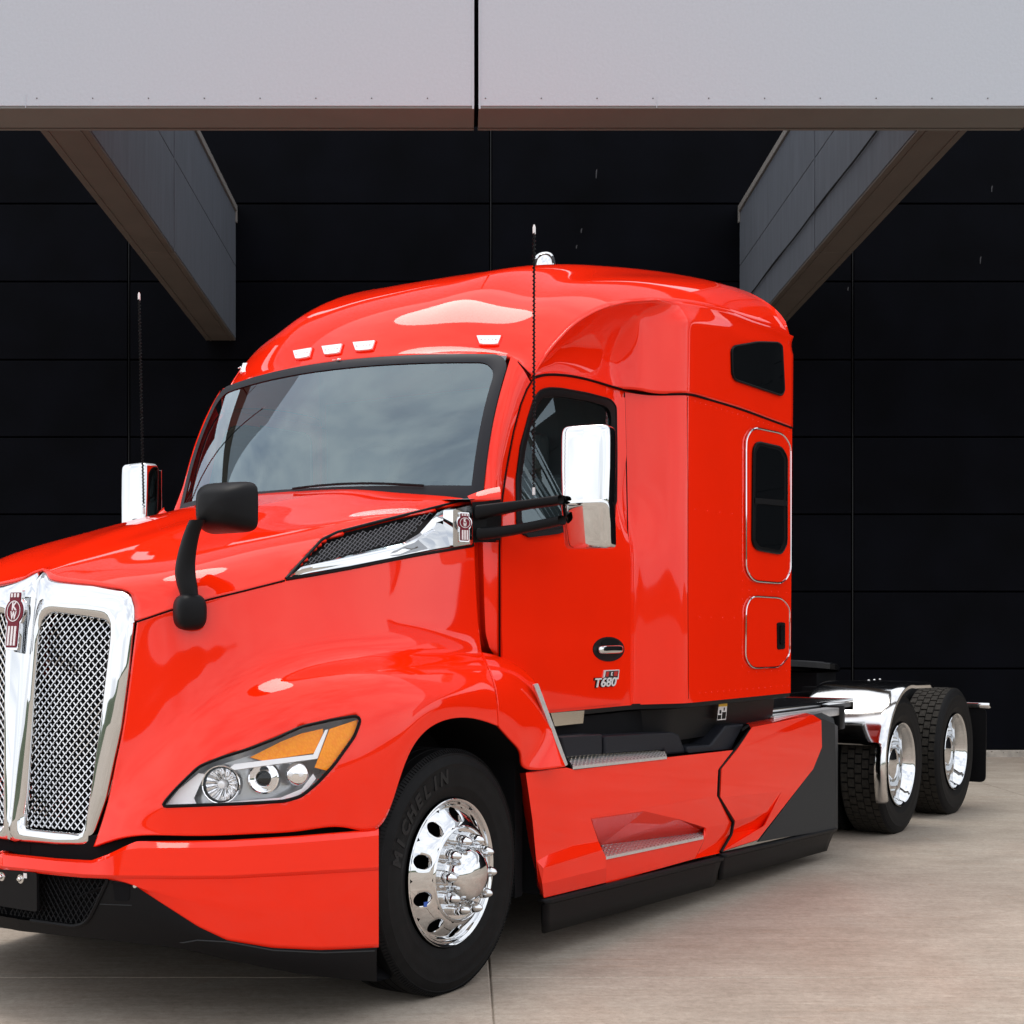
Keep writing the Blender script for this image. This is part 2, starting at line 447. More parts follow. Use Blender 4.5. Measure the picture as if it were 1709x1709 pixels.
def plan_pts(P, n=160): return curve(np.array([(x, y, 0) for x, y in P]), n)[:, :2]
def PL(px, py, plan, off=0.0):
    """sight line against a vertical wall that follows a plan curve (offset outwards by off)"""
    D = ray(px, py); A = plan[:-1]; B = plan[1:]; E = B - A
    if off:
        nn = np.stack([E[:, 1], -E[:, 0]], 1); nn /= np.linalg.norm(nn, axis=1)[:, None]
        if nn[len(nn) // 2, 1] < 0: nn = -nn
        A = A + nn * off; E = np.vstack([np.diff(A, axis=0), E[-1:]])
    best = None
    for a, e in zip(A, E):
        m = np.array([[D[0], -e[0]], [D[1], -e[1]]]); det = np.linalg.det(m)
        if abs(det) < 1e-9: continue
        t, s_ = np.linalg.solve(m, a - CL[:2])
        if -0.02 <= s_ <= 1.02 and t > 0 and (best is None or t < best): best = t
    if best is None:
        k = np.argmin([np.linalg.norm(np.cross(np.append(a - CL[:2], 0), np.append(D[:2], 0))) for a in A]); a = A[k]
        best = np.dot(a - CL[:2], D[:2]) / np.dot(D[:2], D[:2])
    return CL + best * D

def bvh_of(*objs):
    V = []; Fc = []
    for o in objs:
        b = len(V); V += [tuple(v.co) for v in o.data.vertices]; Fc += [tuple(b + i for i in p.vertices) for p in o.data.polygons]
    return BVHTree.FromPolygons(V, Fc)
def hit(px, py, bvh, off=0.0, fallback=None):
    D = Vector(ray(px, py)).normalized(); loc, nor, i, d = bvh.ray_cast(Vector(CL), D)
    if loc is None:
        if fallback is not None: return np.array(fallback)
        loc, nor, i, d = bvh.find_nearest(Vector(CL) + D * 6.8)
    if nor.dot(D) > 0: nor = -nor
    return np.array(loc + nor * off)
def hitn(px, py, bvh):
    D = Vector(ray(px, py)).normalized(); loc, nor, i, d = bvh.ray_cast(Vector(CL), D)
    if loc is None: loc, nor, i, d = bvh.find_nearest(Vector(CL) + D * 6.8)
    if nor.dot(D) > 0: nor = -nor
    return loc, nor

def rounded(pts, r=6, n=4):
    """round a 2-D polygon's corners"""
    P = [np.array(p, float) for p in pts]; out = []
    for i, p in enumerate(P):
        a, b = P[i - 1], P[(i + 1) % len(P)]
        da, db = a - p, b - p; la, lb = np.linalg.norm(da), np.linalg.norm(db)
        ra = min(r, la * 0.45); rb = min(r, lb * 0.45)
        q0, q1 = p + da / la * ra, p + db / lb * rb
        for k in range(n + 1):
            t = k / n; out.append((1 - t)**2 * q0 + 2 * t * (1 - t) * p + t * t * q1)
    return out

def slab(mb, outline, depth, mi=0):
    """a plate: outline (outer face, 3-D points), extruded by the vector depth"""
    O = [Vector(p) for p in outline]; n = len(O); dv = Vector(depth)
    bm = bmesh.new()
    vs_ = [bm.verts.new(p) for p in O]; vb = [bm.verts.new(p + dv) for p in O]
    ed = [bm.edges.new((vs_[i], vs_[(i + 1) % n])) for i in range(n)]
    bmesh.ops.triangle_fill(bm, use_beauty=True, use_dissolve=False, edges=ed)
    for i in range(n): bm.faces.new((vs_[i], vb[i], vb[(i + 1) % n], vs_[(i + 1) % n]))
    mb.frombm(bm, mi)

def hit_plate(name, pts, mat, parent, bvh, off=0.003, depth=0.012, r=0, sub=6, smooth=False, n_out=(0, 1, 0)):
    P = rounded(pts, r) if r else [np.array(p, float) for p in pts]
    Q = []
    for i, p in enumerate(P):
        q = P[(i + 1) % len(P)]; k = max(1, int(np.linalg.norm(q - p) / 14)) if sub else 1
        for j in range(k): Q.append(p + (q - p) * j / k)
    mb = MB(); slab(mb, [hit(x, y, bvh, off) for x, y in Q], -Vector(n_out) * depth)
    return mb.build(name, mat, parent, smooth=smooth)

def hit_tube(name, pts, r, mat, parent, bvh, off=0.0, closed=False, n=6, dens=8, rnd=0):
    P = rounded(pts, rnd) if rnd else [np.array(p, float) for p in pts]
    Q = []; m = len(P)
    for i in range(m if closed else m - 1):
        q = P[(i + 1) % m]; k = max(1, int(np.linalg.norm(q - P[i]) / dens))
        for j in range(k): Q.append(P[i] + (q - P[i]) * j / k)
    if not closed: Q.append(P[-1])
    mb = MB(); mb.tube([hit(x, y, bvh, off) for x, y in Q], r, n, closed)
    return mb.build(name, mat, parent)

def text_mesh(txt, size, extrude=0.002, shear=0.0, bold=0.0):
    cu = bpy.data.curves.new("lettering", 'FONT'); cu.body = txt; cu.size = size; cu.extrude = extrude; cu.shear = shear; cu.offset = bold
    cu.align_x = 'CENTER'; cu.align_y = 'CENTER'; cu.resolution_u = 3
    o = bpy.data.objects.new("lettering", cu); COL.objects.link(o)
    dg = bpy.context.evaluated_depsgraph_get(); me = bpy.data.meshes.new_from_object(o.evaluated_get(dg))
    bpy.data.objects.remove(o); bpy.data.curves.remove(cu)
    return me
def text_into(mb, txt, size, M4, extrude=0.002, shear=0.0, bold=0.0, mi=0, sx=1.0):
    me = text_mesh(txt, size, extrude, shear, bold)
    mb.add([M4 @ Vector((v.co.x * sx, v.co.y, v.co.z)) for v in me.vertices], [tuple(p.vertices) for p in me.polygons], mi)
    bpy.data.meshes.remove(me)
def frame(origin, right, up):
    r = Vector(right).normalized(); u = Vector(up); u = (u - r * u.dot(r)).normalized(); f = r.cross(u)
    M4 = Matrix((r, u, f)).transposed().to_4x4(); M4.translation = Vector(origin); return M4

def inpoly(x, y, poly):
    c = False; n = len(poly); j = n - 1
    for i in range(n):
        xi, yi = poly[i]; xj, yj = poly[j]
        if (yi > y) != (yj > y) and x < (xj - xi) * (y - yi) / (yj - yi) + xi: c = not c
        j = i
    return c

# ------------------------------------------------------------------ setting: ground, slabs, wall, canopy
def gz(y): return SL * max(y, -25.0)
mb = MB()
ys = [-420, -120, -60, -25, 0, 8, 16.9, 20, 60]; xs = [-300, -60, -20, 0, 20, 60, 300]
mb.grid([[(x, y, gz(y) - 0.012) for x in xs] for y in ys])
ground = mb.build("ground", CONC, smooth=False)
tag(ground, kind="structure")
WALL_Y = 16.9
XS = [-14.0, -9.385, -4.635, 0.115, 4.865, 9.615, 14.4]
YS = [-3.15, 1.6, 6.35, 11.1, 15.85, WALL_Y - 0.1]
g = 0.0035
for i in range(len(XS) - 1):
    for j in range(len(YS) - 1):
        x0, x1, y0, y1 = XS[i] + g, XS[i + 1] - g, YS[j] + g, YS[j + 1] - g
        m2 = MB(); c = 0.005
        top = [(x0 + c, y0 + c, gz(y0 + c)), (x1 - c, y0 + c, gz(y0 + c)), (x1 - c, y1 - c, gz(y1 - c)), (x0 + c, y1 - c, gz(y1 - c))]
        mid = [(x0, y0, gz(y0) - .003), (x1, y0, gz(y0) - .003), (x1, y1, gz(y1) - .003), (x0, y1, gz(y1) - .003)]
        bot = [(x, y, z - .014) for x, y, z in mid]
        m2.add(top + mid + bot, [(0, 1, 2, 3)] + [(4 + k, 4 + (k + 1) % 4, (k + 1) % 4, k) for k in range(4)] + [(8 + k, 8 + (k + 1) % 4, 4 + (k + 1) % 4, 4 + k) for k in range(4)])
        m2.build("slab", CONC, ground, smooth=False)
mb = MB()
crack = [(5.75, 11.75), (6.05, 11.45), (6.5, 11.2), (7.2, 10.9), (8.2, 10.4)]
for (xa, ya), (xb, yb) in zip(crack[:-1], crack[1:]):
    mb.add([(xa, ya - .006, gz(ya) + .004), (xb, yb - .006, gz(yb) + .004), (xb, yb + .006, gz(yb) + .004), (xa, ya + .006, gz(ya) + .004)], [(0, 1, 2, 3)])
mb.build("crack", JOINT, ground, smooth=False)

# kerb under the wall
mb = MB(); zc = gz(WALL_Y)
mb.box((-22, WALL_Y - .06, zc - .2), (33, WALL_Y + .25, zc + .068), bev=.008)
for k in range(26):
    mb.sphere((random.uniform(4.2, 9), WALL_Y - .062, zc + random.uniform(.01, .06)), (random.uniform(.004, .012), .004, random.uniform(.004, .01)), 1, 6, 4)
kerb = mb.build("concrete_kerb", [CURBM, JOINT], smooth=False)
tag(kerb, "low grey concrete kerb strip running along the foot of the black wall", "kerb")

def wz(py): return CAM_H + (PY0 - py) * WALL_Y / F_PX
def wx(px): return (px - PX0) * WALL_Y / F_PX
wall = empty("warehouse_wall", (0.3, WALL_Y, zc))
tag(wall, "tall black warehouse wall of large flat metal panels behind the truck", "wall")
cols = [wx(215 - 604.5 * 2), wx(215 - 604.5), wx(215), wx(819), wx(1423), wx(1423 + 604), wx(1423 + 1208), wx(1423 + 604 * 4), wx(1423 + 604 * 7)]
rows = [wz(1252), wz(1116), wz(987.5), wz(858.5), wz(729.5), wz(600.5), wz(470), wz(340), wz(210), wz(80), wz(-50)]
W0 = Vector(wall.location)
for i in range(len(cols) - 1):
    for j in range(len(rows) - 1):
        m2 = MB(); gx, gzv = .016, .009
        m2.box((cols[i] + gx - W0.x, random.uniform(-.001, .001), rows[j] + gzv - W0.z), (cols[i + 1] - gx - W0.x, .05, rows[j + 1] - gzv - W0.z), bev=.006)
        m2.build("wall_panel", WALLM, wall, smooth=False)
m2 = MB(); m2.box((cols[0] - W0.x, .03, rows[0] + .01 - W0.z), (cols[-1] - W0.x, .4, rows[-1] - W0.z)); m2.build("wall_core", WALLJ, wall, smooth=False)
for c_ in cols[1:-1]:
    m2 = MB(); m2.box((c_ - .005 - W0.x, -.004, rows[0] - W0.z + .01), (c_ + .005 - W0.x, .035, rows[-1] - W0.z)); m2.build("joint_trim", GLOSSB, wall, smooth=False)

for px, py, hh in ((995, 290, .10), (970, 385, .05), (1655, 315, .07), (1636, 434, .08), (1415, 482, .04), (962, 412, .04)):
    m2 = MB(); w_ = .012; x, z = wx(px) - W0.x, wz(py) - W0.z
    m2.add([(x - w_ * .4, -.0035, z - hh * .5), (x + w_ * .2, -.0035, z - hh * .55), (x + w_ * .6, -.0035, z), (x + w_, -.0035, z + hh * .5), (x, -.0035, z + hh * .45), (x - w_ * .5, -.0035, z + .1 * hh)], [(0, 1, 2, 3, 4, 5)]); m2.build("wall_streak", SCUFF, wall, smooth=False)

# canopy fascia (light grey) across the front of the beams
FY = 9.835; ZB = 3.645 + CAM_H
fas = empty("canopy_fascia", (0.09, FY, ZB))
tag(fas, "long light grey stucco fascia beam spanning the top above the truck", "fascia")
def fx(px): return (px - PX0) * FY / F_PX - 0.09
joints = [fx(795 - 1790), fx(795 - 895 * 1.0 - 40), fx(795), fx(795 + 950), fx(795 + 1850), fx(795 + 4600), fx(795 + 7600)]
for k in range(len(joints) - 1):
    m2 = MB(); m2.box((joints[k] + .014, 0, 0.012), (joints[k + 1] - .014, .05, 2.6), bev=.004)
    fp = m2.build("fascia_panel", FASM, fas, smooth=False)
    x = joints[k] + .06
    while x < joints[k + 1] - .05:
        sm = MB(); sm.sphere((x, -.002, .062), (.0045, .004, .0045), 0, 6, 4)
        if -4.5 < x < 4.5: sm.build("screw", SCREW, fp)
        x += .365
    m2 = MB(); m2.box((joints[k] + .014, .003, -.004), (joints[k + 1] - .014, .40, .010), bev=.002); m2.box((joints[k] + .014, .385, .0), (joints[k + 1] - .014, .42, 2.6))
    so = m2.build("soffit_trim", SOFM, fas, smooth=False)
    m3 = MB(); m3.box((joints[k] + .014, .355, -.010), (joints[k + 1] - .014, .362, -.0045)); m3.build("drip_edge", SCREW, so, smooth=False)
m2 = MB(); m2.box((joints[0], .03, .02), (joints[-1], .38, 2.58)); m2.build("fascia_core", WALLJ, fas, smooth=False)
for k in range(1, len(joints) - 1):
    for sgn in (-1, 1):
        m2 = MB(); m2.box((joints[k] + sgn * .022 - .006, -.004, -.008), (joints[k] + sgn * .022 + .006, .0, 2.59)); m2.build("joint_flashing", FASM, fas, smooth=False)
for px in (43, 1096):
    m2 = MB(); m2.box((fx(px) - .0025, -.002, 0.0), (fx(px) + .0025, .001, .085)); m2.build("lap_seam", FASM, fas, smooth=False)

def beam(name, xin, sgn, label, extra):
    b = empty(name, (xin, FY + .42, ZB)); y1 = WALL_Y - FY - .43; w = .335; H = 1.46
    tag(b, label, "beam", "grey canopy beams running back to the wall")
    ysplit = 13.28 - FY - .42
    zr = [0.02, .36, .835, H - .02] if extra else [0.02, .835, H - .02]
    for (ya, yb) in ((0, ysplit), (ysplit, y1)):
        for za, zb in zip(zr[:-1], zr[1:]):
            m2 = MB(); m2.box((0, ya + .004, za + .004), (-sgn * .03, yb - .004, zb - .004), bev=.003); m2.build("side_panel", BEAMM, b, smooth=False)
            m2 = MB(); m2.box((-sgn * w, ya + .004, za + .004), (-sgn * (w - .03), yb - .004, zb - .004), bev=.003); m2.build("outer_panel", BEAMM, b, smooth=False)
        m2 = MB(); m2.box((-sgn * .002, ya + .004, 0), (-sgn * (w - .002), yb - .004, .018), bev=.002); so = m2.build("soffit_panel", BEAMB, b, smooth=False)
        m2 = MB(); m2.box((-sgn * .05, ya + .004, -.006), (-sgn * .06, yb - .004, .0)); m2.box((-sgn * (w - .06), ya + .004, -.006), (-sgn * (w - .05), yb - .004, .0)); m2.build("soffit_rib", BEAMB, so, smooth=False)
    m2 = MB(); m2.box((-sgn * .02, 0, .012), (-sgn * (w - .02), y1, H - .01)); m2.build("beam_core", WALLJ, b, smooth=False)
    m2 = MB(); m2.box((sgn * .02, 0, H - .02), (-sgn * (w + .02), y1, H + .05), bev=.004); m2.box((sgn * .02, y1 - .05, H - .14), (sgn * .004, y1, H - .02)); m2.build("cap_flashing", CAPM, b, smooth=False)
    m2 = MB(); m2.box((sgn * .006, ysplit - .008, .01), (-sgn * .0, ysplit + .008, H - .02)); m2.build("cover_strip", BEAMM, b, smooth=False)
    if extra:
        m2 = MB(); m2.tube([(sgn * .012, y, .352 + .006 * math.sin(y * 3)) for y in np.linspace(.05, y1 - .05, 40)], .008, 6); m2.build("conduit", GREYP, b)
    return b
beam("canopy_beam", -2.552, 1, "left grey canopy beam with two rows of side panels", False)
beam("canopy_beam", 3.108, -1, "right grey canopy beam with a thin conduit along its side", True)

# smooth wooded ridge added unseen behind the camera, for reflections in paint and chrome
mb = MB(); prof_h = []
for k in range(241):
    a = -2.3 + 4.6 * k / 240
    prof_h.append((a, 8.5 + 2.6 * math.sin(a * 3.1 + .6) + 1.6 * math.sin(a * 7.3 + 2) + .8 * math.sin(a * 17)))
mb.grid([[(r * math.sin(a), -r * math.cos(a), -0.72 + h * k) for a, h in prof_h] for r, k in ((205, -.05), (212, .55), (222, .9), (240, 1.0), (280, .9))])
tag(mb.build("reflection_ridge", LEAF), kind="structure")

# ------------------------------------------------------------------ the truck
truck = bpy.data.objects.new("semi_truck", None)
COL.objects.link(truck)
truck.matrix_world = Matrix([[FWD[0], LFT[0], n_[0], ORG[0]], [FWD[1], LFT[1], n_[1], ORG[1]], [FWD[2], LFT[2], n_[2], ORG[2] + CAM_H], [0, 0, 0, 1]])
tag(truck, "bright red long-nose semi truck tractor with sleeper cab and chrome grille", "truck")

CAB = plan_pts([(.1, 1.02), (-.3, 1.045), (-.6, 1.05), (-1.1, 1.052), (-1.62, 1.05), (-1.76, 1.058), (-1.84, 1.085), (-1.93, 1.135), (-2.00, 1.178), (-2.05, 1.197), (-2.12, 1.203), (-2.5, 1.205), (-3.5, 1.205)], 240)
HOODP = plan_pts([(1.19, .40), (1.13, .52), (1.04, .69), (.92, .80), (.75, .875), (.5, .935), (.2, .975), (-.1, .995), (-.45, 1.005)], 200)
FENP = plan_pts([(1.31, -.1), (1.308, .1), (1.29, .33), (1.245, .53), (1.15, .74), (1.0, .93), (.82, 1.075), (.62, 1.165), (.4, 1.205), (.1, 1.215), (-.3, 1.215), (-.7, 1.21)], 240)
SKIRT = plan_pts([(0, 1.20), (-2, 1.20), (-4.4, 1.20)], 20)
def cab_y(x, z):
    y = float(np.interp(-x, -CAB[:, 0], CAB[:, 1]))
    w = min(1, max(0, (x + 1.95) / .25))
    q = min(1, max(0, (z - 1.80) / .42)); return y - w * .082 * q * q * (3 - 2 * q)

def rs(P, n):
    return curve(np.array([(x, y, 0) for x, y in P]), n)[:, :2]
def lin(P, n):
    P = np.array(P, float); d = np.concatenate([[0], np.cumsum(np.linalg.norm(np.diff(P, axis=0), axis=1))]); t = np.linspace(0, d[-1], n)
    return np.stack([np.interp(t, d, P[:, 0]), np.interp(t, d, P[:, 1])], 1)
def nose_x(z): return float(np.interp(z, [.6, .7, .9, 1.2, 1.45, 1.6, 1.70, 1.75], [1.240, 1.236, 1.232, 1.222, 1.207, 1.170, 1.09, 1.0]))
def gx(y, z): return nose_x(z) - .36 * y * y
def GP(px, py, off=0.0):
    """point on the raked, swept nose face"""
    D = ray(px, py); lo, hi = 3.0, 7.0
    f = lambda t: (CL + t * D)[0] - gx((CL + t * D)[1], (CL + t * D)[2]) - off
    t = 5.0
    for _ in range(40):
        e = f(t); t -= e / (D[0] if abs(D[0]) > .2 else -.6) * .8
    return CL + t * D
# --- hood with its fenders (one moulding, both sides)
HS_rows = []   # columns front to rear, each: r0 shut line ... r7 lower edge ; (px, py, plan, offset)
H, Fp = HOODP, FENP
cols_ = [
 [(229,1037,H,0),(218.5,1118,H,.0),(205,1216,H,.005),(194,1270,H,.01),(182,1330,H,.015),(174,1360,H,.02),(165,1388,H,.022),(156,1413,H,.025)],
 [(285,1018,H,0),(276,1100,H,.008),(262,1185,H,.012),(246,1262,H,.022),(232,1305,H,.05),(222,1335,H,.07),(213,1365,H,.08),(206,1397,H,.09)],
 [(345,1001,H,0),(338,1075,H,.01),(325,1145,H,.015),(305,1215,H,.03),(288,1262,Fp,-.055),(276,1310,Fp,-.02),(270,1352,Fp,-.004),(268,1394,Fp,-.004)],
 [(410,985,H,0),(404,1055,H,.010),(393,1112,H,.015),(372,1165,H,.035),(356,1210,Fp,-.055),(345,1262,Fp,-.018),(342,1330,Fp,.0),(342,1395,Fp,-.004)],
 [(475,969,H,0),(470,1035,H,.010),(460,1084,H,.015),(443,1129,H,.038),(428,1172,Fp,-.065),(420,1225,Fp,-.022),(416,1310,Fp,.002),(420,1392,Fp,-.004)],
 [(540,956,H,0),(537,1018,H,.010),(530,1066,H,.015),(517,1106,H,.04),(505,1145,Fp,-.075),(500,1190,Fp,-.03),(492,1290,Fp,.004),(500,1387,Fp,-.004)],
 [(605,944,H,0),(603,1008,H,.010),(600,1054,H,.018),(592,1095,H,.045),(585,1128,Fp,-.085),(582,1168,Fp,-.035),(572,1275,Fp,.005),(575,1381,Fp,-.004)],
 [(655,934,H,0),(655,1000,H,.010),(654,1048,H,.018),(650,1090,H,.048),(647,1118,Fp,-.09),(647,1153,Fp,-.035),(645,1240,Fp,.002),(638,1374,Fp,-.004)],
 [(700,925,H,0),(701,995,H,.010),(702,1045,H,.018),(702,1087,H,.05),(703,1113,Fp,-.09),(705,1143,Fp,-.035),(700,1190,Fp,.0),(686,1252,Fp,-.004)],
 [(745,917,H,0),(747,990,H,.010),(750,1044,H,.018),(753,1086,H,.05),(757,1109,Fp,-.09),(762,1136,Fp,-.035),(764,1165,Fp,-.004),(764,1198,Fp,-.004)],
 [(792,909,H,0),(795,986,H,.010),(799,1045,H,.018),(804,1088,H,.05),(812,1108,Fp,-.09),(822,1132,Fp,-.035),(830,1170,Fp,-.004),(832,1212,Fp,-.004)],
]
G = [[PL(*c[r]) for c in cols_] for r in range(8)]
HS = dense(G, 110, 190, smooth=45)
# rear lobe of the fender, behind the cowl line, down to the skirt
FR_cols = [
 [(804,1088,H,.05),(812,1108,Fp,-.09),(822,1132,Fp,-.035),(830,1170,Fp,-.004),(832,1212,Fp,-.004)],
 [(840,1097,Fp,-.17),(848,1112,Fp,-.09),(853,1135,Fp,-.035),(857,1185,Fp,-.002),(857,1240,Fp,-.004)],
 [(868,1112,Fp,-.17),(874,1124,Fp,-.09),(880,1150,Fp,-.03),(882,1205,Fp,-.002),(871,1263,Fp,-.004)],
 [(886,1128,Fp,-.17),(893,1142,Fp,-.07),(902,1175,Fp,-.02),(908,1225,Fp,0),(882,1284,Fp,-.004)],
 [(893,1136,Fp,-.17),(902,1160,Fp,-.04),(914,1195,Fp,-.012),(926,1235,Fp,0),(944,1279,Fp,-.002)],
]
FR = dense([[PL(*c[r]) for c in FR_cols] for r in range(5)], 50, 44, smooth=4)

# hood top: centre line -> dome ridge -> valley -> shoulder ridge -> shut line
shut = curve([PL(px, py, H) for px, py in [(229,1037),(285,1018),(345,1001),(410,985),(475,969),(540,956),(605,944),(655,934),(700,925),(745,917),(792,909)]], 60)
RIDGE = curve([GP(216, 988)] + [S(px, py, y=y) for px, py, y in [(260,965,.575),(325,941,.645),(400,916,.70),(470,896,.745),(586,867,.795),(643,851,.815),(705,839,.835),(781,829,.862)]], 60)
row0a = [GP(*p) for p in lin([(80,950),(86,966),(100,970),(158,976),(205,984),(216,988)], 26)]
row0b = [GP(*p) for p in lin([(216,988),(223,994),(229,1014),(229.5,1037)], 16)]
row0a[0][1] = 0
top_rows = []
for k in range(60):
    s_ = k / 59; e = shut[k]
    if k == 0:
        top_rows.append([p + np.array([.012, 0, .004]) for p in row0a + row0b[1:]]); continue
    xc = 1.085 + (-.42 - 1.085) * s_
    zc = 1.700 + .420 * s_ ** .92
    R = RIDGE[k]; C = np.array([xc, 0, zc]); E_ = np.array(e)
    dw = .14 + .36 * s_           # dome half-width
    amp = (.014 + .014 * math.sin(math.pi * min(1, s_ * 1.15))) * min(1, s_ * 6)
    row = []
    for t in np.linspace(0, 1, 26):
        p = C + (R - C) * t
        p[2] += (.022 * math.sin(math.pi * t)) * min(1, s_ * 4)
        d = (p[1] - dw) / .06
        p[2] += amp / (1 + math.exp(max(-40, min(40, d * 3)))) - amp * .5 * (1 - t)
        row.append(p)
    for t in np.linspace(0, 1, 16)[1:]:
        row.append(R * (1 - t) ** 2 + 2 * t * (1 - t) * (R * .42 + E_ * .58 + np.array([.0, .035, .028])) + E_ * t * t)
    top_rows.append(row)
HT = np.array(top_rows)
for _ in range(14):
    N = HT.copy(); N[1:-1, 1:-1] = .25 * (HT[:-2, 1:-1] + HT[2:, 1:-1] + HT[1:-1, :-2] + HT[1:-1, 2:])
    N[1:-1, 0] = .5 * HT[1:-1, 1] + .25 * (HT[:-2, 0] + HT[2:, 0]); N[:, 0, 1] = 0
    HT = N
HEAD_PX = [(269.8,1346),(283,1329),(300.7,1310),(333,1279),(370.7,1264),(413.8,1250.7),(462,1232),(502.6,1213),(556.5,1201),(594,1194.8),(602,1201),(591.5,1229),(556.5,1277.7),(529.6,1307),(502.6,1328.8),(475.7,1337),(408,1341)]
VENT_PX = [(476,966),(536.7,902),(563,890),(640,870),(736.8,846),(768,838),(786,838),(787,909),(692,924.5),(603,942)]
side = MB(); side.grid(HS); side.grid(FR)
keep = []
for f in side.f:
    c = np.mean([side.v[i] for i in f], axis=0)
    if not inpoly(*pix(c), HEAD_PX): keep.append(f)
solid_side = MB(); solid_side.grid(HS); solid_side.grid(FR); solid_side.grid(HT)
tmp = solid_side.build("survey", RED); BV_HOOD = bvh_of(tmp); bpy.data.objects.remove(tmp)
side.f = keep; side.mi = [0] * len(keep)
side.grid(HT)
VHOLE = [(482,962),(537,903),(563,890.5),(640,870.5),(736.8,846.5),(766,838.5),(786,839),(786,907),(692,922.5),(603,940)]
side.f = [f for f in side.f if not inpoly(*pix(np.mean([side.v[i] for i in f], axis=0)), VHOLE)]; side.mi = [0] * len(side.f)
hood = side.mirror().build("hood", RED, truck, weld=True, sharp=50)
sol = hood.modifiers.new("thickness", 'SOLIDIFY'); sol.thickness = .012; sol.offset = -1

# shut line, vents
def gap(name, pts, bv, r=.0035, parent=None, mir=False, mat=SEAM, closed=False, off=0.0005):
    mb = MB(); P = [np.array(p, float) for p in pts]; Q = []
    m = len(P)
    for i in range(m if closed else m - 1):
        q = P[(i + 1) % m]; k = max(1, int(np.linalg.norm(q - P[i]) / 6))
        for j in range(k): Q.append(P[i] + (q - P[i]) * j / k)
    if not closed: Q.append(P[-1])
    mb.tube([hit(x, y, bv, off) for x, y in Q], r, 6, closed)
    return build_pair(mb, name, mat, parent) if mir else mb.build(name, mat, parent)
gap("hood_seam", [(229,1037.5),(285,1018.5),(345,1001.5),(410,985.5),(475,969)], BV_HOOD, .0035, hood, True)

# --- bumper: red shell, black valance
TOPB = [(0,1423),(60,1429),(95,1432.6),(152,1436),(180,1426),(209,1412),(228,1404),(300,1403.5),(380,1402),(494,1395),(580,1388),(632,1383)]
LEDG = [(0,1426),(60,1433),(95,1437),(152,1441),(180,1433),(205,1419),(232,1415.5),(300,1415),(380,1414),(494,1407),(580,1400),(632,1394)]
CRS2 = [(0,1445),(60,1451),(95,1455),(140,1459),(180,1460.5),(220,1461),(250,1461),(300,1461.5),(380,1461),(494,1455),(580,1450),(632,1447)]
MIDB = [(0,1447),(60,1453),(95,1457),(140,1461.5),(180,1465),(212,1473),(240,1484),(300,1499),(380,1515),(494,1520),(580,1518),(632,1515)]
LOWB = [(0,1448.5),(60,1454.5),(95,1459),(140,1464),(180,1468),(204,1472),(228,1480),(266,1505),(331,1547),(380,1570),(456,1582),(532,1585.5),(580,1584),(632,1581)]
def xs_res(P, xs_):
    P = np.array(P, float); return [(x, float(np.interp(x, P[:, 0], P[:, 1]))) for x in xs_]
xs_ = np.concatenate([np.linspace(0, 260, 40), np.linspace(266, 632, 50)])
def brow(P, off): return [PL(x, y, FENP, off) for x, y in xs_res(P, xs_)]
rows_b = [brow(TOPB, -.06), brow(TOPB, -.012), brow(LEDG, .010)]
a1 = brow(LEDG, .012); a2 = brow(CRS2, .020); a3 = brow(MIDB, .004); a4 = brow(LOWB, -.012)
def blend(A, B, n, s0=0): return [[A[i] + (B[i] - A[i]) * t for i in range(len(A))] for t in np.linspace(0, 1, n)[s0:]]
Gb = rows_b + blend(a1, a2, 5) + [[p + np.array([0, 0, 0]) for p in brow([(x, y + 3) for x, y in CRS2], .016)]] + blend([PL(x, y + 6, FENP, .0075) for x, y in xs_res(CRS2, xs_)], a3, 4, 0) + blend(a3, a4, 10, 1)
Gb = np.array(Gb)
for r in Gb[:, 0:1]: r[0][1] = max(0, r[0][1])
Gb[:, 0, 1] = np.minimum(Gb[:, 0, 1], 0.02)
mb = MB(); mb.grid(Gb); end = Gb[:, -1]; mb.grid(np.stack([end, end + np.array([-.01, -.05, 0])], 1)); mb.mirror()
bumper = mb.build("bumper", RED, truck, sharp=28)
sol = bumper.modifiers.new("thickness", 'SOLIDIFY'); sol.thickness = .01; sol.offset = -1
tmpm = MB(); tmpm.grid(Gb); tmp = tmpm.build("survey", RED); BV_BUMP = bvh_of(tmp); bpy.data.objects.remove(tmp)
# dark gap behind bumper and hood
mb = MB()
mb.grid([[PL(x, y, FENP, -.075) for x, y in xs_res([(0,1385),(150,1395),(215,1380),(400,1380),(632,1360)], xs_[:88])], [PL(x, y, FENP, -.075) for x, y in xs_res([(0,1460),(150,1470),(215,1450),(400,1440),(632,1420)], xs_[:88])]])
build_pair(mb, "gap_liner", VOID, truck)
# black valance
VTOP = [(x, y - 4) for x, y in LOWB]
VBOT = [(0,1547),(34,1554),(152,1566),(266,1579),(304,1583),(380,1602),(494,1625),(570,1634),(624,1638),(632,1638)]
xv = np.linspace(0, 629, 100)
OPEN = [(-40,1444),(60,1452),(182,1465),(172,1486),(160,1512),(150,1532),(141,1541),(125,1546),(60,1537),(0,1529.6),(-40,1524)]
tv = np.linspace(0, 1, 22)
A = np.array([PL(x, y, FENP, -.012) for x, y in xs_res(VTOP, xv)]); B = np.array([PL(x, y, FENP, -.055) for x, y in xs_res(VBOT, xv)])
Gv = np.array([A + (B - A) * t + np.array([.012, .008, 0]) * math.sin(math.pi * t) for t in tv])
Gv[:, 0, 1] = np.minimum(Gv[:, 0, 1], .0)
vm = MB(); vm.grid(Gv)
vm.f = [f for f in vm.f if not inpoly(*pix(np.mean([vm.v[i] for i in f], axis=0)), OPEN)]; vm.mi = [0] * len(vm.f)
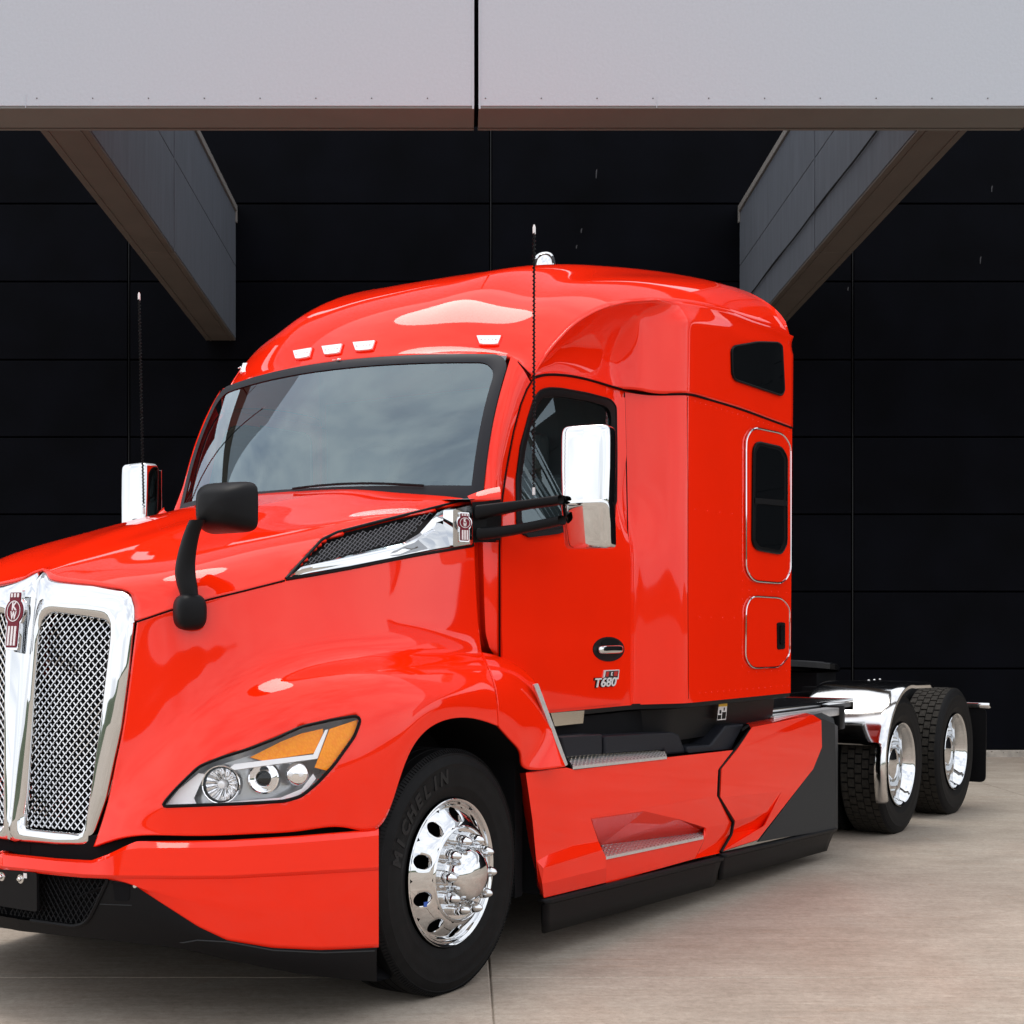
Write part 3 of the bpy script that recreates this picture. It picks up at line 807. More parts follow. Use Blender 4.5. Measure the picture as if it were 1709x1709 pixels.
lip = np.stack([Gv[-1], Gv[-1] + np.array([-.10, -.02, -.012]), Gv[-1] + np.array([-.35, -.05, .02])]); vm.grid(lip)
vm.mirror(); valance = vm.build("valance", BLACKP, truck, sharp=30)
tmpm = MB(); tmpm.grid(Gv); tmp = tmpm.build("survey", RED); BV_VAL = bvh_of(tmp); bpy.data.objects.remove(tmp)
mb = MB(); OP = [hit(x, y, BV_VAL, .001) for x, y in rounded([p for p in OPEN[1:10]], 8, 3)]; OPi = [p for p in OP if p[1] > 0]
mb.tube(OPi, .008, 6); build_pair(mb, "intake_rim", BLACKP, valance)
# intake mesh: slanted bars
mb = MB(); mb.grid([[p + np.array([-.06, 0, 0]) for p in [hit(x, y, BV_VAL) for x, y in xs_res(VTOP, xv[:34])]], [p + np.array([-.06, 0, 0]) for p in [hit(x, y - 3, BV_VAL) for x, y in xs_res(VBOT, xv[:34])]]]); build_pair(mb, "intake_back", VOID, valance)
mb = MB(); opy = [hit(x, y, BV_VAL) for x, y in OPEN]; op2 = [(p[1], p[2]) for p in opy]
def vx(y): return float(np.interp(y, Gv[8][:, 1], Gv[8][:, 0])) - .025
for k in range(-14, 60):
    for sgn in (1, -1):
        seg = []
        for t in np.linspace(0, 1, 26):
            z = .30 + .30 * t; y = -.25 + k * .024 + sgn * t * .21
            if inpoly(y, z, op2) and y > 0: seg.append((vx(y), y, z))
            else:
                if len(seg) > 1: mb.tube(seg, .0022, 4)
                seg = []
        if len(seg) > 1: mb.tube(seg, .0022, 4)
mb.mirror(); tag(mb.build("intake_mesh", BLACKP, valance), kind="stuff")
# plate holder, bolts, tow-hook cover
mb = MB(); xp_ = 1.318
q = [S(61, 1457, x=xp_), S(61, 1522, x=xp_)]
hy = q[0][1]; z1, z0 = q[0][2], q[1][2]
slab(mb, [(xp_, y, z) for y, z in rounded([(-hy, z1), (hy, z1), (hy, z0), (-hy, z0)], .012, 3)], (-.012, 0, 0))
plate = mb.build("plate_holder", BLACKP, valance, sharp=30)
for px, py in ((2, 1463), (33.5, 1467)):
    c = S(px, py, x=xp_ + .004); mb = MB()
    mb.lathe([(.0, .012), (.006, .011), (.009, .006), (.0095, 0), (.017, -.001), (.018, -.004)], 14, axis=Matrix.Translation(Vector(c)) @ Matrix.Rotation(-math.pi / 2, 4, 'Z'))
    mb.build("plate_bolt", ALU, truck)
c = S(42, 1461.5, x=xp_ + .003); mb = MB(); mb.box(c + np.array([-.001, -.009, -.009]), c + np.array([.001, .009, .009])); mb.box(c + np.array([.001, -.004, -.004]), c + np.array([.0015, .004, .004]), 1); mb.build("plate_sticker", [WHITEP, LAMPG], truck, smooth=False)
n0 = hitn(205, 1490, BV_VAL)[1]
mb = MB(); slab(mb, [hit(x, y, BV_VAL, .002) for x, y in rounded([(188,1470),(217,1471),(217,1500),(212,1504),(192,1503)], 4)], -n0 * .01); mb.build("tow_hook_opening", VOID, valance)
gap("valance_crease", [(167,1509),(220,1511)], BV_VAL, .002, valance, False, GREYP)
l0, n0 = hitn(227, 1478, BV_VAL); mb = MB(); mb.lathe([(0, .014), (.007, .012), (.011, .006), (.012, 0), (.016, -.002), (.016, -.006)], 14, axis=Matrix.Translation(l0) @ n0.to_track_quat('Y', 'Z').to_matrix().to_4x4()); mb.build("valance_bolt", ALU, valance)
gap("valance_edge", [(300,1583),(306,1573),(330,1569),(380,1572),(456,1586),(540,1590),(625,1587)], BV_VAL, .003, valance, False, GREYP)

# --- grille
outer = [(84,950),(87,966),(100,970),(158,976),(210.6,985.6),(223,994),(229.5,1014),(229,1037),(218.5,1118.5),(205,1216),(181.7,1334),(156,1414),(100,1412),(20,1406)]
inner_r = rounded([(59,1063),(66,1030),(84,1021.6),(158,1031.6),(179,1037),(184,1056),(180,1084),(168.5,1184),(158,1268.6),(149,1345),(142,1386),(133,1390),(42,1382),(39,1370),(43.4,1345),(52.7,1163)], 9, 3)
O3 = [GP(*p) for p in outer]
O3[0][1] = 0; O3[-1][1] = 0
I3 = [GP(*p) for p in inner_r]
# radial resample of both outlines about the mesh centre in (y, z)
cen = np.mean([(p[1], p[2]) for p in I3], axis=0)
def resample(P, n=140):
    P = np.array(P); ang = np.arctan2(P[:, 2] - cen[1], P[:, 1] - cen[0]); out = []
    Q = np.vstack([P, P[:1]])
    for k in range(n):
        a = 2 * math.pi * k / n; d = np.array([math.cos(a), math.sin(a)]); best = None
        for u, v in zip(Q[:-1], Q[1:]):
            e = v[1:] - u[1:]; m = np.array([[d[0], -e[0]], [d[1], -e[1]]]); det = np.linalg.det(m)
            if abs(det) < 1e-12: continue
            t, s_ = np.linalg.solve(m, u[1:] - cen)
            if t > 0 and -1e-6 <= s_ <= 1 + 1e-6 and (best is None or t > best[0]): best = (t, u + (v - u) * s_)
        out.append(best[1] if best else P[0])
    return np.array(out)
Ro, Ri = resample(O3), resample(I3)
bump = np.array([.022, 0, .004])
ringrows = []
for t, h in ((0, -.02), (0, .0), (.06, .6), (.16, .92), (.30, 1), (.62, .95), (.80, .7), (.9, .35), (.96, .0), (1.0, -.6)):
    ringrows.append(Ro + (Ri - Ro) * t + bump * h)
ringrows.append(Ri + np.array([-.05, 0, 0]))
# the centre line (y = 0) edge of the ring lies on the mirror plane: keep y there and pull it forward into a rib
Gr = np.array(ringrows)
for r in range(len(Gr)):
    for k in range(Gr.shape[1]):
        if Ro[k][1] < .004:
            w = 1 - min(1, Gr[r][k][1] / .05)
            Gr[r][k][0] += .016 * w * w + (.02 if r < 2 else 0)
            Gr[r][k][1] = max(0.0, Gr[r][k][1])
mb = MB(); mb.grid(np.concatenate([Gr, Gr[:, :1]], axis=1)); mb.mirror()
grille = mb.build("grille_surround", CHROME, truck, sharp=60)
# woven wire mesh
mpoly = [(p[1], p[2]) for p in I3]
def mx(y, z): return gx(y, z) - .022
mb = MB(); zz0, zz1 = min(p[1] for p in mpoly), max(p[1] for p in mpoly)
cell = .0305
for k in range(-40, 70):
    for sgn in (1, -1):
        seg = []; n = 150
        for i in range(n):
            z = zz0 + (zz1 - zz0) * i / (n - 1); y = k * cell + sgn * (z - zz0) * .92
            if inpoly(y, z, mpoly):
                ph = (z - zz0) / cell * math.pi + (k * math.pi if sgn > 0 else k * math.pi + math.pi)
                seg.append((mx(y, z) + sgn * .0025, y, z))
            else:
                if len(seg) > 1: mb.tube(seg[::4] + ([seg[-1]] if (len(seg) - 1) % 4 else []), .0030, 4, cap=False)
                seg = []
        if len(seg) > 1: mb.tube(seg[::4] + ([seg[-1]] if (len(seg) - 1) % 4 else []), .0030, 4, cap=False)
mb.mirror(); tag(mb.build("grille_mesh", ALU, grille, weld=False, fix=False), kind="stuff")
mb = MB(); slab(mb, [(p[0] - .075, p[1] * 1.0, p[2]) for p in I3], (-.02, 0, 0)); build_pair(mb, "grille_back", VOID, grille, smooth=False)

def emblem(parent, M4, w, h, name="emblem"):
    """upright badge: crown and tail with stripes, round middle with two letters"""
    def outl(k=1.0, ex=0.0):
        P = []
        for (x, y) in [(.28,.5),(.30,.46),(.30,.36)]: P.append((x, y))
        for a in np.linspace(55, -52, 12): P.append((.5 * math.cos(math.radians(a)), .155 + .235 * math.sin(math.radians(a))))
        for (x, y) in [(.32,-.10),(.31,-.46),(.27,-.5)]: P.append((x, y))
        P = P + [(-x, y) for x, y in reversed(P)]
        return [((x * k + ex * np.sign(x)) * w, (y * k + ex * .5 * np.sign(y)) * h) for x, y in P]
    mb = MB(); slab(mb, [M4 @ Vector((x, y, .004)) for x, y in outl(1.0, .05)], (M4.to_3x3() @ Vector((0, 0, -.014)))); em = mb.build(name, CHROME, parent)
    mb = MB(); slab(mb, [M4 @ Vector((x, y, .0065)) for x, y in outl(.97)], (M4.to_3x3() @ Vector((0, 0, -.004)))); mb.build("enamel", MAROON, em, smooth=False)
    mb = MB(); zt = .0085
    def bar(x0, x1, y0, y1): mb.add([M4 @ Vector((x * w, y * h, zt)) for x, y in ((x0, y0), (x1, y0), (x1, y1), (x0, y1))] + [M4 @ Vector((x * w, y * h, zt - .003)) for x, y in ((x0, y0), (x1, y0), (x1, y1), (x0, y1))], [(0, 1, 2, 3), (0, 4, 5, 1), (1, 5, 6, 2), (2, 6, 7, 3), (3, 7, 4, 0)])
    for xx in (-.17, 0, .17):
        bar(xx - .05, xx + .05, -.45, -.11); bar(xx - .045, xx + .045, .40, .47)
    R0 = [(.37 * math.cos(a) * w, (.155 + .185 * math.sin(a)) * h) for a in np.linspace(0, 2 * math.pi, 37)[:-1]]
    R1 = [(.335 * math.cos(a) * w, (.155 + .168 * math.sin(a)) * h) for a in np.linspace(0, 2 * math.pi, 37)[:-1]]
    for k in range(36):
        k2 = (k + 1) % 36; mb.add([M4 @ Vector((*R0[k], zt)), M4 @ Vector((*R0[k2], zt)), M4 @ Vector((*R1[k2], zt)), M4 @ Vector((*R1[k], zt))], [(0, 1, 2, 3)])
    text_into(mb, "K", .195 * h, M4 @ Matrix.Translation((0, .232 * h, zt - .002)), .002, bold=.0012 * h / .2, sx=.95)
    text_into(mb, "W", .195 * h, M4 @ Matrix.Translation((0, .072 * h, zt - .002)), .002, bold=.0012 * h / .2, sx=.72)
    mb.build("lettering", WHITEE, em, smooth=False, fix=False)
    return em
ce = GP(30, 1035); ce[1] = 0
emblem(truck, frame(ce + np.array([.036, 0, 0]), (0, 1, 0), (-.12, 0, 1)), .104, .216)

# --- headlight (driver's side; the far one is its mirror)
def headlight(sg):
    def mir(mb): 
        if sg < 0: mb.v = [(x, -y, z) for x, y, z in mb.v]
        return mb
    def hp(px, py, off=0.0): return hit(px, py, BV_HOOD, off)
    outl = []
    P = rounded(HEAD_PX, 9, 3)
    for i, p in enumerate(P):
        q = P[(i + 1) % len(P)]; k = max(1, int(np.linalg.norm(q - p) / 9))
        for j in range(k): outl.append(tuple(p + (q - p) * j / k))
    L3 = np.array([hp(x, y) for x, y in outl]); cen3 = L3.mean(0)
    nrm = np.array([.62, .74, .25]); nrm /= np.linalg.norm(nrm)
    mb = MB()
    B1 = L3 - nrm * .02 + (cen3 - L3) * .0; B2 = L3 - nrm * .125 + (cen3 - L3) * .10
    for A_, B_ in ((L3 + nrm * .002, B1), (B1, B2)):
        mb.grid(np.concatenate([np.stack([A_, B_]), np.stack([A_, B_])[:, :1]], axis=1))
    slab(mb, [tuple(p) for p in B2], -nrm * .01)
    hl = mir(mb).build("headlight", LAMPG, truck, sharp=30)
    mb = MB(); mb.tube([hp(x, y, .0005) for x, y in outl], .0062, 6, True); mir(mb).build("gasket", GASKET, hl)
    def inner(px, py, d): return hp(px, py) - nrm * d
    def lamp(name, px, py, rpx, depth, kind):
        c = inner(px, py, depth); r = rpx / (F_PX / 5.15)
        ax = Vector((.86, .48, .05)).normalized()
        M4 = Matrix.Translation(Vector(c)) @ ax.to_track_quat('Y', 'Z').to_matrix().to_4x4()
        mb = MB()
        if kind == 'bowl':
            mb.lathe([(r * 1.12, -.03), (r * 1.12, .010), (r * 1.08, .014), (r * 1.03, .012), (r * 1.0, .002), (r * .93, -.010), (r * .92, -.013), (r * .78, -.028), (r * .77, -.031), (r * .6, -.042), (r * .4, -.05), (r * .2, -.054), (0.0, -.054)], 22, axis=M4)
            mb.lathe([(r * .2, -.03), (r * .22, -.05)], 18, axis=M4)
        elif kind == 'proj':
            mb.lathe([(r * 1.1, -.02), (r * 1.05, .006), (r * .95, .008), (r * .86, -.004), (r * .6, -.012), (r * .58, .006), (r * .54, .008)], 40, axis=M4)
        else:
            mb.lathe([(r * 1.0, -.02), (r * 1.0, .0), (r * .9, .006), (r * .5, .012), (0, .014)], 32, axis=M4)
        o = mir(mb).build(name, REFL, hl, sharp=12 if kind == 'bowl' else 40)
        if kind == 'bowl':
            rows_ = []
            for rr, aa in ((.95, -.006), (.80, -.022), (.62, -.036), (.42, -.044), (.24, -.048)):
                rows_.append([M4 @ Vector((r * rr * math.cos(t), aa + .0035 * math.cos(t * 14) * rr, r * rr * math.sin(t))) for t in np.linspace(0, 2 * math.pi, 113)])
            mb = MB(); mb.grid([[tuple(p) for p in row] for row in rows_]); mir(mb).build("reflector_flutes", REFL, hl, sharp=60)
            mb = MB(); mb.lathe([(.0, .006), (r * .2, .004), (r * .26, -.004), (r * .27, -.03)], 20, axis=M4); mir(mb).build("bulb_shield", LAMPG, hl)
            mb = MB(); mb.lathe([(r * 1.0, .006), (r * .95, .005), (r * .92, -.004), (r * .95, -.008)], 40, axis=M4); mir(mb).build("bowl_shadow_ring", GREYP, hl)  # dark ring added to look like shadow round the bowl
        if kind == 'proj':
            mb = MB(); mb.lathe([(r * .56, .004), (r * .5, .012), (r * .3, .02), (0, .024)], 28, axis=M4); mir(mb).build("projector_lens", DARKGLASS, hl)
        if kind == 'dots':
            for s_ in (-.45, .45):
                mb = MB(); mb.lathe([(r * .22, .008), (r * .2, .016), (0, .018)], 14, axis=M4 @ Matrix.Translation((s_ * r, 0, 0))); mir(mb).build("led", LAMPG, hl)
    lamp("low_beam_bowl", 372, 1306, 31, .045, 'bowl')
    lamp("projector_bowl", 443, 1296, 26, .04, 'proj')
    lamp("led_pod", 497, 1290, 21, .03, 'dots')
    def piece(name, pts, d, mat, th=.01):
        mb = MB(); Q = []
        for i, p in enumerate(pts):
            q = pts[(i + 1) % len(pts)]; k = max(1, int(math.hypot(q[0] - p[0], q[1] - p[1]) / 12))
            for j in range(k): Q.append((p[0] + (q[0] - p[0]) * j / k, p[1] + (q[1] - p[1]) * j / k))
        slab(mb, [inner(x, y, d) for x, y in Q], -nrm * th); return mir(mb).build(name, mat, hl, smooth=False)
    piece("amber_lens", [(419,1262),(470,1236),(505,1222),(541,1214),(541,1222),(526,1255),(440,1268)], .022, AMBER)
    piece("amber_reflector", [(551,1215.7),(598,1200),(593,1226),(549,1286),(526,1280)], .010, AMBER)
    piece("light_bar", [(385,1280),(392,1274),(524,1258),(544,1217),(549,1216),(531,1265),(440,1277),(392,1284)], .014, LAMPW, .02)
    piece("lower_bezel", [(300,1344),(470,1330),(505,1315),(524,1290),(529,1298),(508,1324),(474,1336),(400,1340)], .018, LAMPW, .02)
    piece("front_bezel", [(276,1344),(300,1315),(333,1288),(343,1290),(325,1330),(330,1342)], .03, LAMPW, .02)
    # clear cover over the whole lamp
    mb = MB(); rr = []
    for t in (0, .12, .3, .5, .7, .88):
        rr.append(L3 + (cen3 - L3) * t + nrm * (.003 + .006 * math.sin(math.pi * .5 * min(1, t * 2))))
    Q = [[hit(px + (432 - px) * t, py + (1285 - py) * t, BV_HOOD, .003) for px, py in outl] for t in (0, .15, .35, .6, .85)]
    Q = np.array(Q); mb.grid(np.concatenate([Q, Q[:, :1]], axis=1)); mb.add(list(Q[-1]), [tuple(range(len(outl)))])
    mir(mb).build("lens_cover", CLEAR, hl)
for sg in (1, -1): headlight(sg)

# --- hood vents (driver's side and mirrored)
for sg in (1, -1):
    def mir(mb):
        if sg < 0: mb.v = [(x, -y, z) for x, y, z in mb.v]
        return mb
    def poly3(pts, off):
        Q = []
        for i, p in enumerate(pts):
            q = pts[(i + 1) % len(pts)]; k = max(1, int(math.hypot(q[0] - p[0], q[1] - p[1]) / 12))
            for j in range(k): Q.append(hit(p[0] + (q[0] - p[0]) * j / k, p[1] + (q[1] - p[1]) * j / k, BV_HOOD, off))
        return Q
    up0 = lin([(477,966),(537,901),(563,888.5),(640,868.5),(736.8,844.5),(768,836.5),(789,837)], 70); lo0 = lin([(477,967),(520,960),(581,949),(692,927),(740,919),(789,911)], 70)
    rows_ = [[hit(*(up0[k] + (lo0[k] - up0[k]) * t), BV_HOOD, o) for k in range(70)] for t, o in ((0, -.012), (.03, -.03), (.25, -.032), (.5, -.032), (.75, -.032), (.97, -.03), (1, -.012))]
    mb = MB(); mb.grid(rows_); vent = mir(mb).build("hood_vent", GASKET, truck)
    mb = MB(); mb.tube([hit(x, y, BV_HOOD, .001) for x, y in list(up0) + list(lo0[::-1])], .0065, 6, True); mir(mb).build("vent_rim", GASKET, vent)
    # honeycomb bars
    mb = MB(); VP = [(500,947),(545,905),(570,894),(640,876),(735,850),(752,846),(722,858),(694,890),(667,905),(600,921)]
    for row in range(-2, 14):
        for k in range(0, 34):
            x = 490 + k * 8.6; y = 968 - k * 2.9 + row * 7.5 - 40
            pts = [(x, y), (x + 4.3, y - 4.0 - 1.4), (x + 8.6, y - 2.9)]
            if all(inpoly(px, py, VP) for px, py in pts): mb.tube([hit(px, py, BV_HOOD, -.004) for px, py in pts], .0018, 4, cap=False)
            pts = [(x, y), (x + 4.3, y + 4.0 - 1.4), (x + 8.6, y - 2.9)]
            if all(inpoly(px, py, VP) for px, py in pts): mb.tube([hit(px, py, BV_HOOD, -.004) for px, py in pts], .0018, 4, cap=False)
    tag(mir(mb).build("vent_mesh", WIRE, vent, weld=False), kind="stuff")
    # chrome blade: upper edge, crest, lower edge
    up = lin([(488,962),(499,949),(603,924.5),(670,909),(697,893),(728,857.8),(745,851),(768,848.5)], 60)
    lo = lin([(486,964),(520,957),(581,946.8),(692,924.5),(740,916),(755,913.5),(768,911.5)], 60)
    g_ = []
    for t, h in ((0, .001), (.03, .014), (.25, .022), (.5, .020), (.75, .010), (.97, .006), (1, .0)):
        row = []
        for k in range(60):
            px, py = up[k] + (lo[k] - up[k]) * t
            w = 1.0
            row.append(hit(px, py, BV_HOOD, h * w))
        g_.append(row)
    mb = MB(); mb.grid(g_); mir(mb).build("vent_blade", CHROME, vent)
    bz = [PL(px, py, HOODP, .016) for px, py in rounded([(756,850),(788,843),(788,907.5),(756,913)], 3, 2)]
    mb = MB(); slab(mb, bz, (0, -.05, 0)); mir(mb).build("vent_end_cap", CHROME, vent, smooth=False)
    l0 = PL(771, 880, HOODP, .012); n0 = np.array([.25, .95, 0])
    if sg > 0: emblem(truck, frame(np.array(l0) + n0 * .012, (-1, .30, .0), (0, 0, 1)), .075, .118, "side_emblem")

# --- windshield curves
def ws_bot(u): y = .926 * u; return np.array([-.573 + .24 * (1 - u * u), y, 2.070 + .012 * (1 - u * u)])
def ws_top(u): y = .897 * u; return np.array([-.847 + .165 * (1 - u * u), y, 2.717 + .032 * (1 - u * u)])
def ws_pt(u, t):
    p = ws_bot(u) + (ws_top(u) - ws_bot(u)) * t
    return p + np.array([.03, 0, .015]) * math.sin(math.pi * t)
US = np.linspace(-1, 1, 41); TS = np.linspace(-.06, 1, 17)
mb = MB(); mb.grid([[ws_pt(u * .985, t) for u in US] for t in TS])
mb.f = [tuple(reversed(f)) for f in mb.f]
ws = mb.build("windshield", GLASS, truck, fix=False)
if ws.data.polygons[len(ws.data.polygons) // 2].normal.x < 0: ws.data.flip_normals()
# black frit band and seal round the glass
mb = MB()
def band(f_in, f_out, n=60, lift=.004):
    mb.grid([[f_in(k / n) + np.array([lift, 0, lift * .5]) for k in range(n + 1)], [(f_in(k / n) + f_out(k / n)) / 2 + np.array([lift + .006, 0, lift]) for k in range(n + 1)], [f_out(k / n) + np.array([lift, 0, lift * .5]) for k in range(n + 1)]])
def edge(s, inset):
    """walk round the glass edge: up the right side, over the top, down the left"""
    a, b = 1 - inset * 1.05, 1 - inset * 1.45
    r = .13
    if s < .36: t = -.06 + (b - r + .06) * (s / .36); return ws_pt(a, t)
    if s < .42:
        q = (s - .36) / .06 * math.pi / 2; return ws_pt(a - r * .7 * (1 - math.cos(q)), b - r + r * math.sin(q))
    if s < .58: q = (s - .42) / .16; return ws_pt((a - r * .7) * (1 - 2 * q), b)
    if s < .64:
        q = (s - .58) / .06 * math.pi / 2; return ws_pt(-(a - r * .7 * (1 - math.sin(q))), b - r + r * math.cos(q))
    t = b - r + (-.06 - b + r) * ((s - .64) / .36); return ws_pt(-a, t)
band(lambda s: edge(s, .045), lambda s: edge(s, -.004), 150)
band(lambda s: ws_pt(-.97 + 1.94 * s, .045), lambda s: ws_pt(-1 + 2 * s, -.06), 40)
mb.build("windshield_seal", SEAL, truck, fix=True)
# wipers resting along the cowl
mb = MB()
for u0, u1 in ((.75, .05), (-.15, -.8)):
    mb.tube([ws_pt(u0 + (u1 - u0) * k / 14, .03 + .02 * math.sin(k / 14 * 3)) + np.array([.02, 0, .01]) for k in range(15)], .006, 6)
w1 = MB(); w1.v, w1.f, w1.mi = mb.v[:len(mb.v) // 2], mb.f[:len(mb.f) // 2], mb.mi[:len(mb.f) // 2]
w1.build("wiper", BLACKP, truck)

# --- door outline (driver's side) in photograph points on the cab plan
def CP(px, py, off=0.0):
    """sight line against the cab side with its tumblehome"""
    p = PL(px, py, CAB)
    for _ in range(6):
        dy = cab_y(p[0], p[2]) - float(np.interp(-p[0], -CAB[:, 0], CAB[:, 1]))
        p = PL(px, py, CAB, dy + off)
    return p
DF = [(834,1112),(834,1000),(834,905),(836,850),(845,785),(857,720),(869,675),(879,650),(890,632)]
DFc = np.array([CP(x, y) for x, y in DF])
def front_x(z): return float(np.interp(z, DFc[:, 2], DFc[:, 0]))
DRear = [(1036,1169),(1043,1110),(1048,1060),(1048,900),(1045,760),(1042,655)]
DRc = np.array([CP(x, y) for x, y in DRear])
def rear_x(z): return float(np.interp(z, DRc[:, 2], DRc[:, 0]))
SEAM_PX = [(890,632),(905,627.5),(930,626.5),(960,630),(1000,640),(1042,652),(1060,656),(1085,659),(1120,659),(1146,659),(1180,667),(1230,682),(1280,700),(1321,715)]
SEAM3 = curve([CP(x, y) for x, y in SEAM_PX], 90)
def seam_z(x): return float(np.interp(-x, -SEAM3[:, 0], SEAM3[:, 2]))
REAR_X = -3.445
zs = np.linspace(0, 1, 90)
def side_x_list(z):
    f = front_x(min(z, 2.6)); 
    a = [f + (-1.62 - f) * t for t in np.linspace(0, 1, 60)]
    return a + list(np.linspace(-1.66, -2.2, 40)) + list(np.linspace(-2.3, REAR_X, 14))
Gs = []
for t in zs:
    row = []
    z_ = 1.085 + (2.64 - 1.085) * t
    for x in side_x_list(z_):
        zz = 1.085 + (seam_z(min(x, -.8)) - 1.085) * t
        # soft vertical flute where cab meets sleeper
        fl = -.012 * math.exp(-((x + 1.775) / .03) ** 2)
        row.append((x, cab_y(x, zz) + fl, zz))
    Gs.append(row)
Gs = np.array(Gs)
GLZ = [(888,700),(896,675),(906,662),(935,662),(980,669),(1012,678),(1019,690),(1020,838),(1000,846),(930,872),(890,878),(870,878),(869,800),(877,745)]
def polar(P, n=96, c=(946, 770)):
    P = np.array(P, float); Q = np.vstack([P, P[:1]]); out = []; c = np.array(c, float)
    for k in range(n):
        a = 2 * math.pi * k / n; d = np.array([math.cos(a), math.sin(a)]); best = None
        for u, v in zip(Q[:-1], Q[1:]):
            e = v - u; m = np.array([[d[0], -e[0]], [d[1], -e[1]]]); det = np.linalg.det(m)
            if abs(det) < 1e-9: continue
            t, s_ = np.linalg.solve(m, u - c)
            if t > 0 and -1e-6 <= s_ <= 1 + 1e-6 and (best is None or t > best[0]): best = (t, u + e * s_)
        out.append(best[1])
    return np.array(out)
WCUT = [tuple(p) for p in polar(GLZ) * 1.03 - np.array([946, 770]) * .03]
def cut_window(m_):
    m_.f = [f for f in m_.f if not inpoly(*pix(np.mean([m_.v[i] for i in f], axis=0)), WCUT)]; m_.mi = [0] * len(m_.f)
def fine(G_, nu, nv): return dense(G_, nu, nv)
mb = MB(); mb.grid(Gs); cut_window(mb)
# back wall of the sleeper
bk = np.array([[(REAR_X, y * k, z) for k in (1, .97, .5, 0)] for z in np.linspace(1.085, 2.64, 6) for y in (1.205,)])
mb.grid([[tuple(Gs[i][-1] * np.array([1, k, 1]) + np.array([-.0, 0, 0])) for k in (1, .5, 0)] for i in range(90)])
mb.mirror()
cab = mb.build("cab_side", RED, truck, sharp=45)
tm = MB(); tm.grid(Gs); tmp = tm.build("survey", RED); BV_CAB = bvh_of(tmp); bpy.data.objects.remove(tmp)
gap("sleeper_corner_seam", [(1147.5,662),(1148,800),(1148,1000),(1149,1166)], BV_CAB, .002, cab, False, SEAM, off=-.0005)

# A-pillars
mb = MB(); rows_ = []
for t in np.linspace(0, 1, 20):
    a = ws_pt(1.0, .0 + t * 1.0) + np.array([-.004, .004, 0])
    zt = 2.06 + (2.598 - 2.06) * t
    b = np.array([front_x(zt) + .006, cab_y(front_x(zt), zt) , zt])
    m_ = (a + b) / 2 + np.array([.022, .016, .004])
    q = curve([a, m_, b], 8)
    rows_.append(q)
mb.grid(rows_); tp_ = rows_
build_pair(mb, "windshield_pillar", RED, truck)
# cowl pieces below the windshield and behind the hood
mb = MB()
c1 = [(780,828),(795,822),(815,816),(834,812)]; c2 = [(786,838),(800,836),(818,834),(836,832)]; c3=[(788,846),(802,846),(818,846),(835,846)]
YC = [.93, .97, 1.01, 1.046]
mb.grid(dense([[S(px, py, y=yy + o) for (px, py), yy in zip(c, YC)] for c, o in ((c1, -.02), (c2, .008), (c3, .0))], 8, 14))
build_pair(mb, "cowl_corner", RED, truck)
mb = MB()
cl = lin([(797,905),(800,1000),(803,1060),(812,1085),(830,1100)], 24); cr = lin([(833,905),(833,1000),(834,1100)], 24)
rows_ = []
for k in range(24):
    a = S(*cl[k], y=.985); b = S(*(cl[k] + (cr[k] - cl[k]) * .25), y=1.022); c = S(*(cl[k] + (cr[k] - cl[k]) * .6), y=1.035); d = S(*cr[k], y=1.045); e = d + np.array([-.03, -.02, 0])
    rows_.append([a + np.array([.02, -.05, 0]), a, b, c, d, e])
mb.grid(rows_); build_pair(mb, "cowl_panel", RED, truck)
mb = MB()
mb.grid([[S(788,838,y=1.0), S(812,836,y=1.04), S(836,833,y=1.055)], [S(789,906,y=1.0), S(812,904,y=1.04), S(836,901,y=1.055)]]); 
mb.grid([[S(788,838,y=1.0), S(788,838,y=.9)], [S(789,906,y=1.0), S(789,906,y=.9)]])
build_pair(mb, "mirror_bracket", BLACKP, truck, smooth=False)

